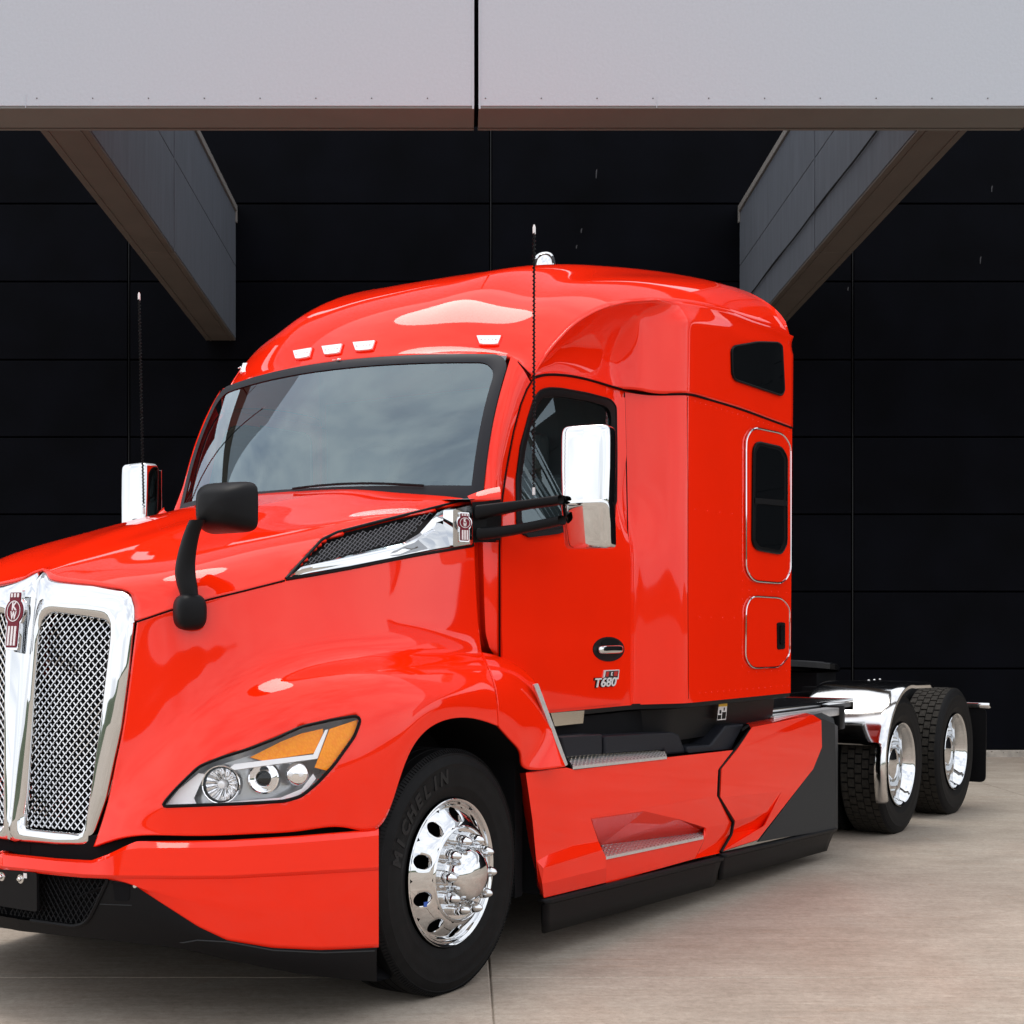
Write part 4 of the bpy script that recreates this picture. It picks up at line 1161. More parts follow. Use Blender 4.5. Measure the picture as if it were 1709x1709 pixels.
# --- doors
for sg in (1, -1):
    def mir(mb):
        if sg < 0: mb.v = [(x, -y, z) for x, y, z in mb.v]
        return mb
    rows_ = []
    for t in np.linspace(0, 1, 44):
        zz = 1.10 + (2.63 - 1.10) * t
        xf, xr = front_x(min(zz, 2.595)) - .006, rear_x(zz) + .004
        row = []
        for s_ in np.linspace(0, 1, 30):
            x = xf + (xr - xf) * s_; z_ = min(zz, seam_z(min(x, -.8)) - .014) if t > .9 else zz
            y = cab_y(x, z_) + .006
            y += .010 * math.exp(-((z_ - 1.40) / .05) ** 2) * 0 + .006 * (1 / (1 + math.exp(-(1.42 - z_) * 60)))
            row.append((x, y, z_))
        rows_.append(row)
    Gd = np.array(rows_)
    m2 = MB(); m2.grid(dense(Gd, 130, 90)); cut_window(m2); dn = np.array([0, -.03, 0])
    for E_ in (Gd[0], Gd[-1], Gd[:, 0], Gd[:, -1]): m2.grid(np.stack([E_, E_ + dn]))
    dm = mir(m2).build("door", RED, truck, sharp=40)
    if sg > 0:
        tm = MB(); tm.grid(Gd); tmp = tm.build("survey", RED); BV_DOOR = bvh_of(tmp); bpy.data.objects.remove(tmp)
    WIN = [(881,697),(890,668),(900,652),(915,648),(935,649),(980,657),(1018,667),(1027,679),(1028,760),(1027,842),(1000,856),(932,884),(890,893),(872,893),(862,880),(861,800),(868,745)]
    def hp3(pts, off):
        Q = []
        for i, p in enumerate(pts):
            q = pts[(i + 1) % len(pts)]; k = max(1, int(math.hypot(q[0] - p[0], q[1] - p[1]) / 10))
            for j in range(k): Q.append(hit(p[0] + (q[0] - p[0]) * j / k, p[1] + (q[1] - p[1]) * j / k, BV_DOOR, off))
        return Q
    W_o, W_i = polar(rounded(WIN, 6, 2)), polar(rounded(GLZ, 6, 2))
    rows_ = [[hit(x, y, BV_DOOR, o) for x, y in P_] for P_, o in ((W_o, .002), (W_o, .006), (W_o + (W_i - W_o) * .6, .007), (W_i, .004), (W_i, -.02))]
    G_ = np.array(rows_); mb = MB(); mb.grid(np.concatenate([G_, G_[:, :1]], axis=1)); dwf = mir(mb).build("window_frame", GASKET, dm)
    mb = MB(); slab(mb, [hit(x, y, BV_DOOR, -.006) for x, y in polar(rounded(GLZ, 6, 2)) * .985 + np.array([946, 770]) * .015 ], (0, -.006, 0)); mir(mb).build("window_glass", SIDEGLASS, dm, smooth=False)
    mb = MB(); mb.tube(hp3(rounded(WIN, 6, 2), .004), .006, 6, True); mir(mb).build("window_seal", GASKET, dm)
    # lower sill trim of the window
    mb = MB(); slab(mb, hp3(rounded([(873,892),(932,884),(960,874),(955,882),(930,892),(880,898)], 3, 2), .012), (0, -.012, 0)); mir(mb).build("window_sill", BLACKP, dm, smooth=False)
    # handle: black oval cup with a chrome pull
    cup = [(1015 + 26 * math.cos(a) * (1 if math.cos(a) > 0 else 1), 1083.5 + 20.5 * math.sin(a)) for a in np.linspace(0, 2 * math.pi, 31)[:-1]]
    mb = MB(); ring = hp3(cup, .004); ring2 = hp3([(1016 + (x - 1015) * .9, 1084 + (y - 1083.5) * .88) for x, y in cup], .008); n_c = min(len(ring), len(ring2))
    slab(mb, ring, (0, -.01, 0)); ho = mir(mb).build("handle_cup", BLACKP, dm, smooth=False)
    mb = MB(); slab(mb, hp3([(1017 + 15 * math.cos(a), 1073 + 7 * math.sin(a)) for a in np.linspace(0, 2 * math.pi, 19)[:-1]], .0055), (0, -.003, 0)); mir(mb).build("handle_recess", VOID, dm, smooth=False)
    pc = hit(1015, 1084, BV_DOOR, .012); mb = MB()
    f_ = lambda v, e: math.copysign(abs(v) ** e, v)
    mb.grid([[(pc[0] + .118 * f_(math.cos(b), .35) * f_(math.sin(a_q), .3) , pc[1] + .016 * f_(math.cos(a_q), .6) , pc[2] + .021 * f_(math.sin(b), .6) * f_(math.sin(a_q), .6) + .0) for b in np.linspace(0, 2 * math.pi, 33)] for a_q in np.linspace(0, math.pi, 17)])
    mir(mb).build("door_pull", CHROME, dm, sharp=50)
    gap_pts = [(834,1108),(834,1000),(834,905),(836,850),(845,785),(857,720),(869,675),(879,650),(890,632)]
    mb = MB(); mb.tube([CP(x, y, .0012) for x, y in gap_pts], .0042, 6); mir(mb).build("door_seam", SEAM, dm)
    mb = MB(); mb.tube([CP(x, y, .0012) for x, y in DRear], .0030, 6); mir(mb).build("rear_door_seam", SEAM, dm)
    if sg > 0:
        # number badge and the small red flag badge
        l0 = hit(1007, 1139.5, BV_DOOR, .004); M4 = frame(l0, (-1, 0, .0), (0, 0, 1))
        mb = MB(); text_into(mb, "T680", .060, M4, .003, shear=.2, bold=.0034, sx=1.72); bd = mb.build("model_badge", GASKET, truck, smooth=False, fix=False)
        mb = MB(); text_into(mb, "T680", .060, M4 @ Matrix.Translation((0, 0, .0035)), .003, shear=.2, bold=.0010, sx=1.72); mb.build("model_lettering", BADGE, bd, smooth=False, fix=False)
        mb = MB(); slab(mb, hp3([(1007.5,1118.5),(1032,1117.5),(1030.5,1133.5),(1005,1134.5)], .006), (0, -.006, 0)); fb = mb.build("flag_badge", BADGE, truck, smooth=False)
        mb = MB(); slab(mb, hp3([(1009.5,1120),(1030.5,1119),(1029,1130.5),(1007.5,1131.5)], .007), (0, -.002, 0)); mb.build("badge_field", GREYP, fb, smooth=False)
        mb = MB(); slab(mb, hp3([(1010,1121),(1014.5,1120.8),(1013,1129),(1009,1129.3)], .008), (0, -.002, 0)); mb.build("badge_red", BADGER, fb, smooth=False); mb = MB(); slab(mb, hp3([(1023,1120.6),(1029,1120.3),(1028,1128),(1022,1128.5)], .008), (0, -.002, 0)); mb.build("badge_red", BADGER, fb, smooth=False)
        mb = MB(); text_into(mb, "K", .024, frame(hit(1018.5, 1125, BV_DOOR, .008), (-1, 0, 0), (0, 0, 1)), .001, shear=.2, bold=.0008); mb.build("badge_letter", WHITEE, fb, smooth=False, fix=False)

# --- roof: sweeping cap from the windshield header to the sleeper's rear edge
CRP = [((890,631),.970),((906,603),.988),((922,580),1.008),((940,560),1.026),((957,543),1.043),((980,527),1.063),((1004,515),1.082),((1030,507),1.105),((1058,502.5),1.12),((1085,501),1.135),((1110,502),1.148),((1136,504),1.158),((1186,511.5),1.175),((1223,522),1.188),((1252,534),1.195),((1290,547),1.203),((1318,559),1.207)]
CR3 = curve([S(*p, y=y) for p, y in CRP], 120)
cr_t = np.linspace(0, 1, 120)
cen_k = np.array([(-.684,2.752),(-.73,2.845),(-.83,2.985),(-1.0,3.115),(-1.30,3.25),(-1.75,3.375),(-2.25,3.47),(-2.8,3.56),(-3.2,3.615),(-3.45,3.635)])
CEN = curve(np.array([(x, 0, z) for x, z in cen_k]), 120)
KS = np.linspace(0, 1, 46)
rows_ = []
for i in range(120):
    c, e = CEN[i], CR3[i]; row = []; s_ = i / 119
    for k in KS:
        y = k * e[1]
        kk = k ** 2.3
        zf = 1 - (1 - (1 - kk) ** (.78 - .20 * max(0, min(1, (s_ - .45) / .4))))
        z = e[2] + (c[2] - e[2]) * zf
        x = c[0] + (e[0] - c[0]) * k ** 1.9
        if i == 0:
            hu = min(1, y / .897); h = ws_top(hu); z0, x0 = h[2] + .004, h[0] - .004
            if y > .897: tt = (y - .897) / (e[1] - .897); z0 += (e[2] - z0) * tt; x0 += (e[0] - x0) * tt
            x, z = x0, z0
        w = math.sin(math.pi * min(1, s_ * 1.0)) 
        z += .026 * w * (math.exp(-((y - .50) / .10) ** 2)) - .014 * w * math.exp(-((y) / .30) ** 2) - .020 * w * math.exp(-((y - .76) / .10) ** 2) * (1 if s_ < .8 else (1 - s_) / .2)
        row.append((x, y, z))
    rows_.append(row)
RT = np.array(rows_)
for _ in range(16):
    N = RT.copy(); N[1:-1, 1:-1] = .25 * (RT[:-2, 1:-1] + RT[2:, 1:-1] + RT[1:-1, :-2] + RT[1:-1, 2:]); N[1:-1, 0] = .5 * RT[1:-1, 1] + .25 * (RT[:-2, 0] + RT[2:, 0]); N[:, 0, 1] = 0; RT = N
def cr_at(x):
    return np.array([x, np.interp(-x, -CR3[:, 0], CR3[:, 1]), np.interp(-x, -CR3[:, 0], CR3[:, 2])])
# side of the cap: recess above the door, pod, flat rear quarter
xs_side = np.concatenate([np.linspace(CR3[0][0], -1.70, 46), np.linspace(-1.715, -2.2, 44), np.linspace(-2.25, REAR_X, 40)])
NR = 30; rows_ = []
for j in range(NR):
    t = j / (NR - 1); row = []
    for x in xs_side:
        c = cr_at(x); z0 = seam_z(min(x, -.8)) + .006; y0 = cab_y(x, z0)
        z = z0 + (c[2] - z0) * t
        # recess: hollow under the overhanging crest
        yr = y0 + (c[1] - y0) * t ** 2.2 - .030 * math.sin(math.pi * t ** .8) * min(1, max(0, (-.8 - x) / .35))
        # pod: continues the sleeper side plan almost to the crest
        yp0 = float(np.interp(-x, -CAB[:, 0], CAB[:, 1]))
        q = max(0.0, (t - .80) / .20); yp = yp0 + .004 - (yp0 - c[1] + .0) * (q ** 1.6) - .012 * math.sin(math.pi * q)
        wgt = 1 / (1 + math.exp((x + 1.765) / .013)) if -2.0 < x < -1.55 else (1.0 if x <= -1.95 else 0.0)
        wgt *= 1.0
        pull = min(1, max(0, (1 - t) / .10))
        row.append((x, yr * (1 - wgt) + yp * wgt, z))
    rows_.append(row)
RSD = np.array(rows_)
for _ in range(2):
    N = RSD.copy(); N[1:-1, 1:-1] = .25 * (RSD[:-2, 1:-1] + RSD[2:, 1:-1] + RSD[1:-1, :-2] + RSD[1:-1, 2:]); RSD = N
mb = MB(); mb.grid(RT); mb.grid(RSD)
# rear closing of the cap
last = RT[-1]; mb.grid(np.stack([last, last * np.array([1, .96, 0]) + np.array([-.01, 0, 2.64])]))
mb.mirror(); roof = mb.build("roof_cap", RED, truck, sharp=42)
sol = roof.modifiers.new("thickness", 'SOLIDIFY'); sol.thickness = .01; sol.offset = -1
tm = MB(); tm.grid(RT); tm.grid(RSD); tm.mirror(); tmp = tm.build("survey", RED); BV_ROOF = bvh_of(tmp); bpy.data.objects.remove(tmp)
mb = MB(); mb.tube([p + np.array([0, .001, .003]) for p in SEAM3], .0065, 6); build_pair(mb, "roof_seam", SEAM, roof)
gap("pillar_seam", [(861,614),(872,619),(881,626),(888,634)], BV_ROOF, .004, roof)
# cab lining so no daylight leaks in, and the interior
mb = MB(); mb.grid([[(-1.75, y, z) for y in np.linspace(-.93, .93, 5)] for z in np.linspace(1.15, 2.75, 5)]); mb.box((-.6, -1.0, 1.12), (-1.75, 1.0, 1.16)); mb.build("cab_lining", SEAT, truck, smooth=False)
mb = MB(); pts_d = [[(-.42, y, 2.03 + .02 * (1 - y * y)) for y in np.linspace(-.95, .95, 12)], [(-.62, y, 2.05) for y in np.linspace(-.97, .97, 12)], [(-.80, y, 2.02) for y in np.linspace(-.97, .97, 12)], [(-.88, y, 1.9) for y in np.linspace(-.97, .97, 12)], [(-.82, y, 1.3) for y in np.linspace(-.97, .97, 12)]]
mb.grid(dense(pts_d, 20, 12)); mb.build("dashboard", DASH, truck)
for yy in (.48, -.48):
    mb = MB(); mb.box((-1.25, yy - .26, 1.5), (-1.7, yy + .26, 1.68), bev=.05); mb.box((-1.58, yy - .25, 1.62), (-1.72, yy + .25, 2.25), bev=.05); mb.box((-1.57, yy - .14, 2.27), (-1.68, yy + .14, 2.47), bev=.04); mb.build("seat", SEAT, truck)
M4 = Matrix.Translation((-1.0, .48, 2.02)) @ Vector((-.55, 0, .84)).to_track_quat('Y', 'Z').to_matrix().to_4x4()
mb = MB(); mb.tube([M4 @ Vector((.235 * math.cos(a), 0, .235 * math.sin(a))) for a in np.linspace(0, 2 * math.pi, 41)[:-1]], .016, 8, True)
for a in (0.2, math.pi - .2, -math.pi / 2): mb.tube([M4 @ Vector((0, 0, 0)), M4 @ Vector((.225 * math.cos(a), 0, .225 * math.sin(a)))], .014, 6)
mb.lathe([(.0, .03), (.06, .028), (.075, 0), (.07, -.03), (0, -.04)], 20, axis=M4); mb.build("steering_wheel", BLACKP, truck)

# marker lights
for (px, py), wpx, sk in (((816,569.5),40,0),((609,579),36,3),((556,585),33,4),((507,592),30,5),((399,618),20,6)):
    def mq(dx, dy, off): return hit(px + dx * wpx / 40, py + dy - dx * sk / 40, BV_ROOF, off)
    tr = [(-20,-6.5),(20,-6.5),(15,6.5),(9,7.5),(-9,7.5),(-15,6.5)]
    l0, n0 = hitn(px, py, BV_ROOF)
    mb = MB(); slab(mb, [mq(x * 1.12, y * 1.2, .006) for x, y in tr], -n0 * .012); lo_ = mb.build("marker_light", RED, truck, smooth=False)
    mb = MB(); slab(mb, [mq(x, y, .014) for x, y in tr], -n0 * .012); mb.build("marker_lens", LAMPW, lo_, smooth=False)
    for k in (-12, -6, 0, 6, 12):
        mb = MB(); r_ = .0055 if abs(k) == 12 else .0035; mb.sphere(mq(k, 0, .0145), (r_, r_, r_), 0, 8, 6); mb.build("marker_led", LAMPG, lo_)

# roof side window, sleeper windows and doors
hit_plate("sleeper_upper_window", rounded([(1219,584),(1223,578),(1261,571.5),(1296,572.5),(1303,578),(1306.7,652),(1302,660.5),(1225,634.5),(1220,625)], 4, 3), DARKGLASS, roof, BV_ROOF, .012, .016)
hit_tube("upper_window_seal", rounded([(1219,584),(1223,578),(1261,571.5),(1296,572.5),(1303,578),(1306.7,652),(1302,660.5),(1225,634.5),(1220,625)], 4, 3), .006, GASKET, roof, BV_ROOF, .009, True)
LUG = [(1243,732),(1255,713.5),(1304.5,724),(1317,744),(1317,955),(1304.5,973.6),(1255,969.6),(1243,951)]
lug = hit_plate("window_hatch", rounded(LUG, 10, 4), RED, truck, BV_CAB, .008, .012)
hit_tube("hatch_trim", rounded(LUG, 10, 4), .006, CHROME, lug, BV_CAB, .008, True)
SWF = [(1253,750),(1259,738),(1300,747),(1309,763),(1308.6,908),(1300,924.5),(1259,917.5),(1251.5,906)]
hit_plate("sleeper_window_frame", rounded(SWF, 7, 4), GASKET, lug, BV_CAB, .016, .012)
def inset(P, k):
    c = np.mean(P, axis=0); return [tuple(c + (np.array(p) - c) * np.array([1 - k, 1 - k * .35])) for p in P]
SWG = inset(SWF, .18)
def split(P, ya, yb): return [(x, min(max(y, ya), yb)) for x, y in P]
hit_plate("sleeper_upper_pane", rounded(split(SWG, 700, 834), 4, 3), DARKGLASS, lug, BV_CAB, .019, .006)
hit_plate("sleeper_lower_pane", rounded(split(SWG, 842, 930), 4, 3), DARKGLASS, lug, BV_CAB, .017, .006)
hit_tube("window_seal", rounded(SWF, 7, 4), .007, GASKET, lug, BV_CAB, .016, True)
hit_plate("window_bar", [(1254,831),(1308,836),(1308,845),(1254,840)], BLACKP, lug, BV_CAB, .023, .008)
LDR = [(1243,1012.6),(1253,995),(1302,998),(1315.5,1014),(1315.5,1093),(1300,1113),(1253,1115),(1242,1098.6)]
ldr = hit_plate("luggage_door", rounded(LDR, 9, 4), RED, truck, BV_CAB, .008, .012)
hit_tube("luggage_door_trim", rounded(LDR, 9, 4), .005, CHROME, ldr, BV_CAB, .008, True)
hit_plate("luggage_handle", rounded([(1294,1039),(1307,1038.5),(1307,1083),(1294.5,1084)], 3, 3), GASKET, ldr, BV_CAB, .013, .01)
hit_plate("handle_lever", rounded([(1297.5,1043),(1304,1043),(1304,1076),(1297.5,1076)], 2, 2), GLOSSB, ldr, BV_CAB, .022, .01)
rv = MB()
def rivets(p0, p1, n):
    for k in range(n):
        t = k / (n - 1); rv.sphere(hit(p0[0] + (p1[0] - p0[0]) * t, p0[1] + (p1[1] - p0[1]) * t, BV_CAB, 0), (.0042, .0025, .0042), 0, 6, 4)
rivets((1160,670), (1240,694), 10); rivets((1248,697), (1317,721), 9); rivets((1168,1156.5), (1316,1144), 16)
rivets((1239,735), (1239,1000), 18); rivets((1239,1010), (1239,1112), 8); rivets((1250,985), (1312,989), 6); rivets((1250,1121), (1312,1119), 6); rivets((1160,850), (1222,857), 4); rivets((1168,1030), (1225,1031), 4)
tag(rv.build("rivet_rows", RED, cab), kind="stuff")

# --- exhaust stack tip behind the roof
mb = MB(); yx = -.72; c0 = S(908, 470, y=yx); 
zt = S(908, 421, y=yx)[2]; xs0 = c0[0]
for k in range(1): pass
R_ = .078; prof = []
rows_ = []
for z, k in ((zt - .9, 1), (zt - .16, 1), (zt - .09, 1), (zt - .06, .97), (zt - .03, .86), (zt - .012, .68), (zt, .40), (zt - .02, .36), (zt - .1, .36)):
    rows_.append([(xs0 + R_ * k * math.cos(a) - (1 - k) * .03, yx + R_ * k * math.sin(a), z) for a in np.linspace(0, 2 * math.pi, 33)])
mb.grid(rows_); mb.build("exhaust_stack", CHROME, truck)

# --- antennas on the mirror arms
for sg, (b0, t0) in ((1, ((891,826),(891.5,375))), (-1, ((240,858),(232,488)))):
    yb = 1.194 * sg; p0 = S(*b0, y=yb); p1 = S(*t0, y=yb); p0[2] -= .0
    at = bpy.data.objects.new("antenna", None); COL.objects.link(at); at.parent = truck
    d = p1 - p0; n = 130; L_ = np.linalg.norm(d)
    mb = MB(); core = [p0 + d * (k / 40) for k in range(2, 40)]; mb.tube(core, .0042, 6); mb.build("whip", GASKET, at)
    mb = MB(); mb.tube([p0 + d * (.03 + .94 * k / 700) + np.array([.0062 * math.cos(k * .55), .0062 * math.sin(k * .55), 0]) for k in range(700)], .0022, 4); mb.build("spiral_wrap", BLACKP, at)
    mb = MB(); mb.tube([p0 + d * .0, p0 + d * .028], [.007, .006], 8); mb.build("base_ferrule", WHITEP, at)
    mb = MB(); mb.tube([p0 + d * .965, p0 + d * .99, p0 + d], [.0065, .0065, .003], 8); mb.build("tip", WHITEP, at)

# --- door mirrors
def superbox(mb, c, half, n=.35, seg=24, ring=16, rot=None, mi=0):
    rows_ = []
    f = lambda v: math.copysign(abs(v) ** n, v)
    for i in range(ring + 1):
        ph = -math.pi / 2 + math.pi * i / ring; row = []
        for k in range(seg + 1):
            th = 2 * math.pi * k / seg
            p = Vector((half[0] * f(math.cos(ph)) * f(math.cos(th)), half[1] * f(math.cos(ph)) * f(math.sin(th)), half[2] * f(math.sin(ph))))
            if rot: p = rot @ p
            row.append(Vector(c) + p)
        rows_.append(row)
    mb.grid([[tuple(p) for p in r] for r in rows_], mi)
for sg in (1, -1):
    def mir(mb):
        if sg < 0: mb.v = [(x, -y, z) for x, y, z in mb.v]
        return mb
    zt_, zb_ = 2.345, S(979, 914, x=-.66)[2]; zm = S(979, 850, x=-.66)[2]
    rot = Matrix.Rotation(math.radians(8), 3, 'Z')
    cy, cx = 1.380, -.70; w2 = .113
    def head(cz, hz, hx, hw, dx, rnd, skew=0.0):
        """rounded shell, fuller at the top, seen from the front"""
        mb = MB(); superbox(mb, (0, 0, 0), (hx, hw, hz), rnd, 72, 48)
        mb.v = [tuple(rot @ Vector((x + dx - .35 * hx * (abs(y) / hw) ** 3 - skew * (z - 0) , y * (1 - .03 * (z < 0)), z))) for x, y, z in mb.v]
        mb.v = [(x + cx, y + cy, z + cz) for x, y, z in mb.v]; return mir(mb)
    H2 = (zt_ - zb_) / 2
    mh = head((zt_ + zb_) / 2, H2 * .985, .034, w2 * .97, -.040, .22).build("door_mirror", GASKET, truck, sharp=60)
    head((zt_ + zm) / 2 - .0, (zt_ - zm) / 2 + .002, .046, w2, -.01, .20, .02).build("upper_cover", CHROME, mh, sharp=60)
    head((zm + zb_) / 2 + .02, (zm - zb_) / 2 + .022, .044, w2 * .99, -.020, .22, -.22).build("lower_cover", CHROME, mh, sharp=60)
    mb = MB(); mb.box((-.012, -.095, zb_ + .03), (-.004, .095, zt_ - .03), bev=.003)
    mb.v = [tuple(rot @ Vector((x - .092, y, z)) + Vector((cx, cy, 0))) for x, y, z in mb.v]; mir(mb).build("mirror_glass", CHROME, mh)
    for (a0, a1, a2) in (((800,855),(860,845),(938,834)), ((803,891),(860,884),(938,868))):
        pts = [S(*a0, y=1.04), S(*a1, y=1.15), S(*a2, y=1.30)]
        mb = MB(); C_ = curve(pts, 14)
        rows_ = []
        for i, p in enumerate(C_):
            hz = .030 - .010 * min(1, i / 8) if a0[1] < 870 else .026 - .006 * min(1, i / 8); hx = .036
            rows_.append([(p[0] + hx * math.copysign(abs(math.cos(a)) ** .6, math.cos(a)), p[1], p[2] + hz * math.copysign(abs(math.sin(a)) ** .6, math.sin(a))) for a in np.linspace(0, 2 * math.pi, 25)])
        mb.grid(rows_); mir(mb).build("mirror_arm", BLACKP, mh, sharp=50)
# --- hood mirrors
for sg in (1, -1):
    def mir(mb):
        if sg < 0: mb.v = [(x, -y, z) for x, y, z in mb.v]
        return mb
    l0, n0 = hitn(318, 1022, BV_HOOD); xb = l0.x
    k_ = F_PX / 5.0
    mb = MB(); superbox(mb, l0 + n0 * .028, (.056, .060, .066), .68, 32, 20, Matrix.Rotation(math.radians(-25), 3, 'Z'))
    hm = mir(mb).build("hood_mirror", BLACKP, truck, sharp=60)
    stem = [((318,1003),14),((312,975),17),((309,955),17.5),((311,930),16),((316,905),14.5),((322,885),13.5),((330,868),14)]
    P3 = [S(px, py, x=xb + .02) for (px, py), _ in stem]; C_ = curve(P3, 24); rr = np.interp(np.linspace(0, 1, 24), np.linspace(0, 1, 7), [r / 455 for _, r in stem])
    rows_ = [[(p[0] + r * .75 * math.cos(a), p[1] + r * 1.15 * math.sin(a), p[2]) for a in np.linspace(0, 2 * math.pi, 21)] for p, r in zip(C_, rr)]
    mb = MB(); mb.grid(rows_); mir(mb).build("stem", BLACKP, hm)
    c = S(366, 845, x=xb - .02); a_l = S(318, 845, x=xb - .02); hw = abs(S(414, 845, x=xb - .02)[1] - a_l[1]) / 2 * 1.0; hh = (S(366, 802, x=xb - .02)[2] - S(366, 888, x=xb - .02)[2]) / 2
    mb = MB(); rows_ = []
    for i, t in enumerate(np.linspace(0, 1, 22)):
        # shell swept front to back: round nose growing to a square rear rim
        gk = math.sin(t * math.pi / 2) ** .30; ex = .56 - .24 * t
        f = lambda v: math.copysign(abs(v) ** ex, v)
        xx = c[0] + .04 - .12 * t
        rows_.append([(xx, c[1] - .012 + hw * .90 * gk * f(math.cos(a)), c[2] + hh * gk * f(math.sin(a)) * (1 - .07 * math.cos(a))) for a in np.linspace(0, 2 * math.pi, 41)])
    e_ = rows_[-1]; rows_.append([(x - .006, c[1] + (y - c[1]) * .95, c[2] + (z - c[2]) * .95) for x, y, z in e_]); rows_.append([(x - .001, c[1], c[2]) for x, y, z in e_])
    mb.grid(rows_); mir(mb).build("mirror_head", BLACKP, hm, sharp=50)

# --- wheels
def tyre_mesh(mb, r=.5, w=.285, seg=144, ribs=True):
    """profile about the y axis; outer face at a = 0, inner face at a = -w"""
    P = [(.292, -.030), (.298, -.018), (.306, -.008), (.325, -.003), (.345, .004), (.352, .0055), (.356, .005), (.385, .010), (.415, .011), (.436, .009), (.440, .0105), (.446, .0080), (.462, .002), (.474, -.004), (.477, -.0025), (.481, -.0055), (.492, -.013), (.4975, -.021)]
    if ribs:
        y = -.024; P += [(r, y)]
        n = 5; rw = (w - .048) / n
        for k in range(n):
            y1 = y - rw + .009
            P += [(r, y1)]
            if k < n - 1: P += [(r - .011, y1 - .002), (r - .011, y1 - .007), (r, y1 - .009)]
            y = y1 - .009
    else:
        P += [(r - .006, -.024), (r - .012, -.03), (r - .012, -w + .03), (r - .006, -w + .024)]
    P += [(.4975, -w + .021), (.481, -w + .006), (.44, -w - .008), (.385, -w - .010), (.33, -w), (.298, -w + .02), (.292, -w + .03)]
    b = len(mb.v); mb.lathe(P, seg)
    return P
def front_rim(mb):
    prof_lip = [(.288, -.03), (.290, -.012), (.297, -.002), (.300, .003), (.297, .006), (.290, .004), (.284, -.004), (.281, -.013), (.276, -.016), (.270, -.0135)]
    mb.lathe(prof_lip, 96)
    R0, R1 = .195, .270
    def prof(r): t = (r - R0) / (R1 - R0); return .047 - .0605 * t ** 1.35
    hr, hc = .0285, .236
    for k in range(10):
        a0 = 2 * math.pi * (k + .5) / 10
        cx_, cz_ = hc * math.cos(a0), hc * math.sin(a0); N = 40; rows_ = []
        bd = []
        for i in range(N):
            ph = 2 * math.pi * i / N; d = (math.cos(ph), math.sin(ph))
            # sector boundary in (r, angle) by ray marching
            lo, hi = 0.0, .14
            for _ in range(30):
                m_ = (lo + hi) / 2; x, z = cx_ + d[0] * m_, cz_ + d[1] * m_
                rr = math.hypot(x, z); da = (math.atan2(z, x) - a0 + math.pi) % (2 * math.pi) - math.pi
                if R0 <= rr <= R1 and abs(da) <= math.pi / 10 + 1e-6: lo = m_
                else: hi = m_
            bd.append((cx_ + d[0] * lo, cz_ + d[1] * lo))
        for t in (0, .08, .3, .6, 1.0):
            row = []
            for i in range(N):
                ph = 2 * math.pi * i / N; x0, z0 = cx_ + hr * math.cos(ph), cz_ + hr * math.sin(ph)
                x, z = x0 + (bd[i][0] - x0) * t, z0 + (bd[i][1] - z0) * t
                row.append((x, prof(min(R1, max(R0, math.hypot(x, z)))) - (.004 if t == 0 else 0), z))
            rows_.append(row)
        rows_.insert(0, [(x, y - .02, z) for x, y, z in rows_[0]])
        G_ = np.array(rows_); mb.grid(np.concatenate([G_, G_[:, :1]], axis=1))
    mb.lathe([(.196, .0465), (.193, .052), (.189, .0545), (.185, .053), (.182, .047), (.172, .0455), (.112, .0455)], 96)
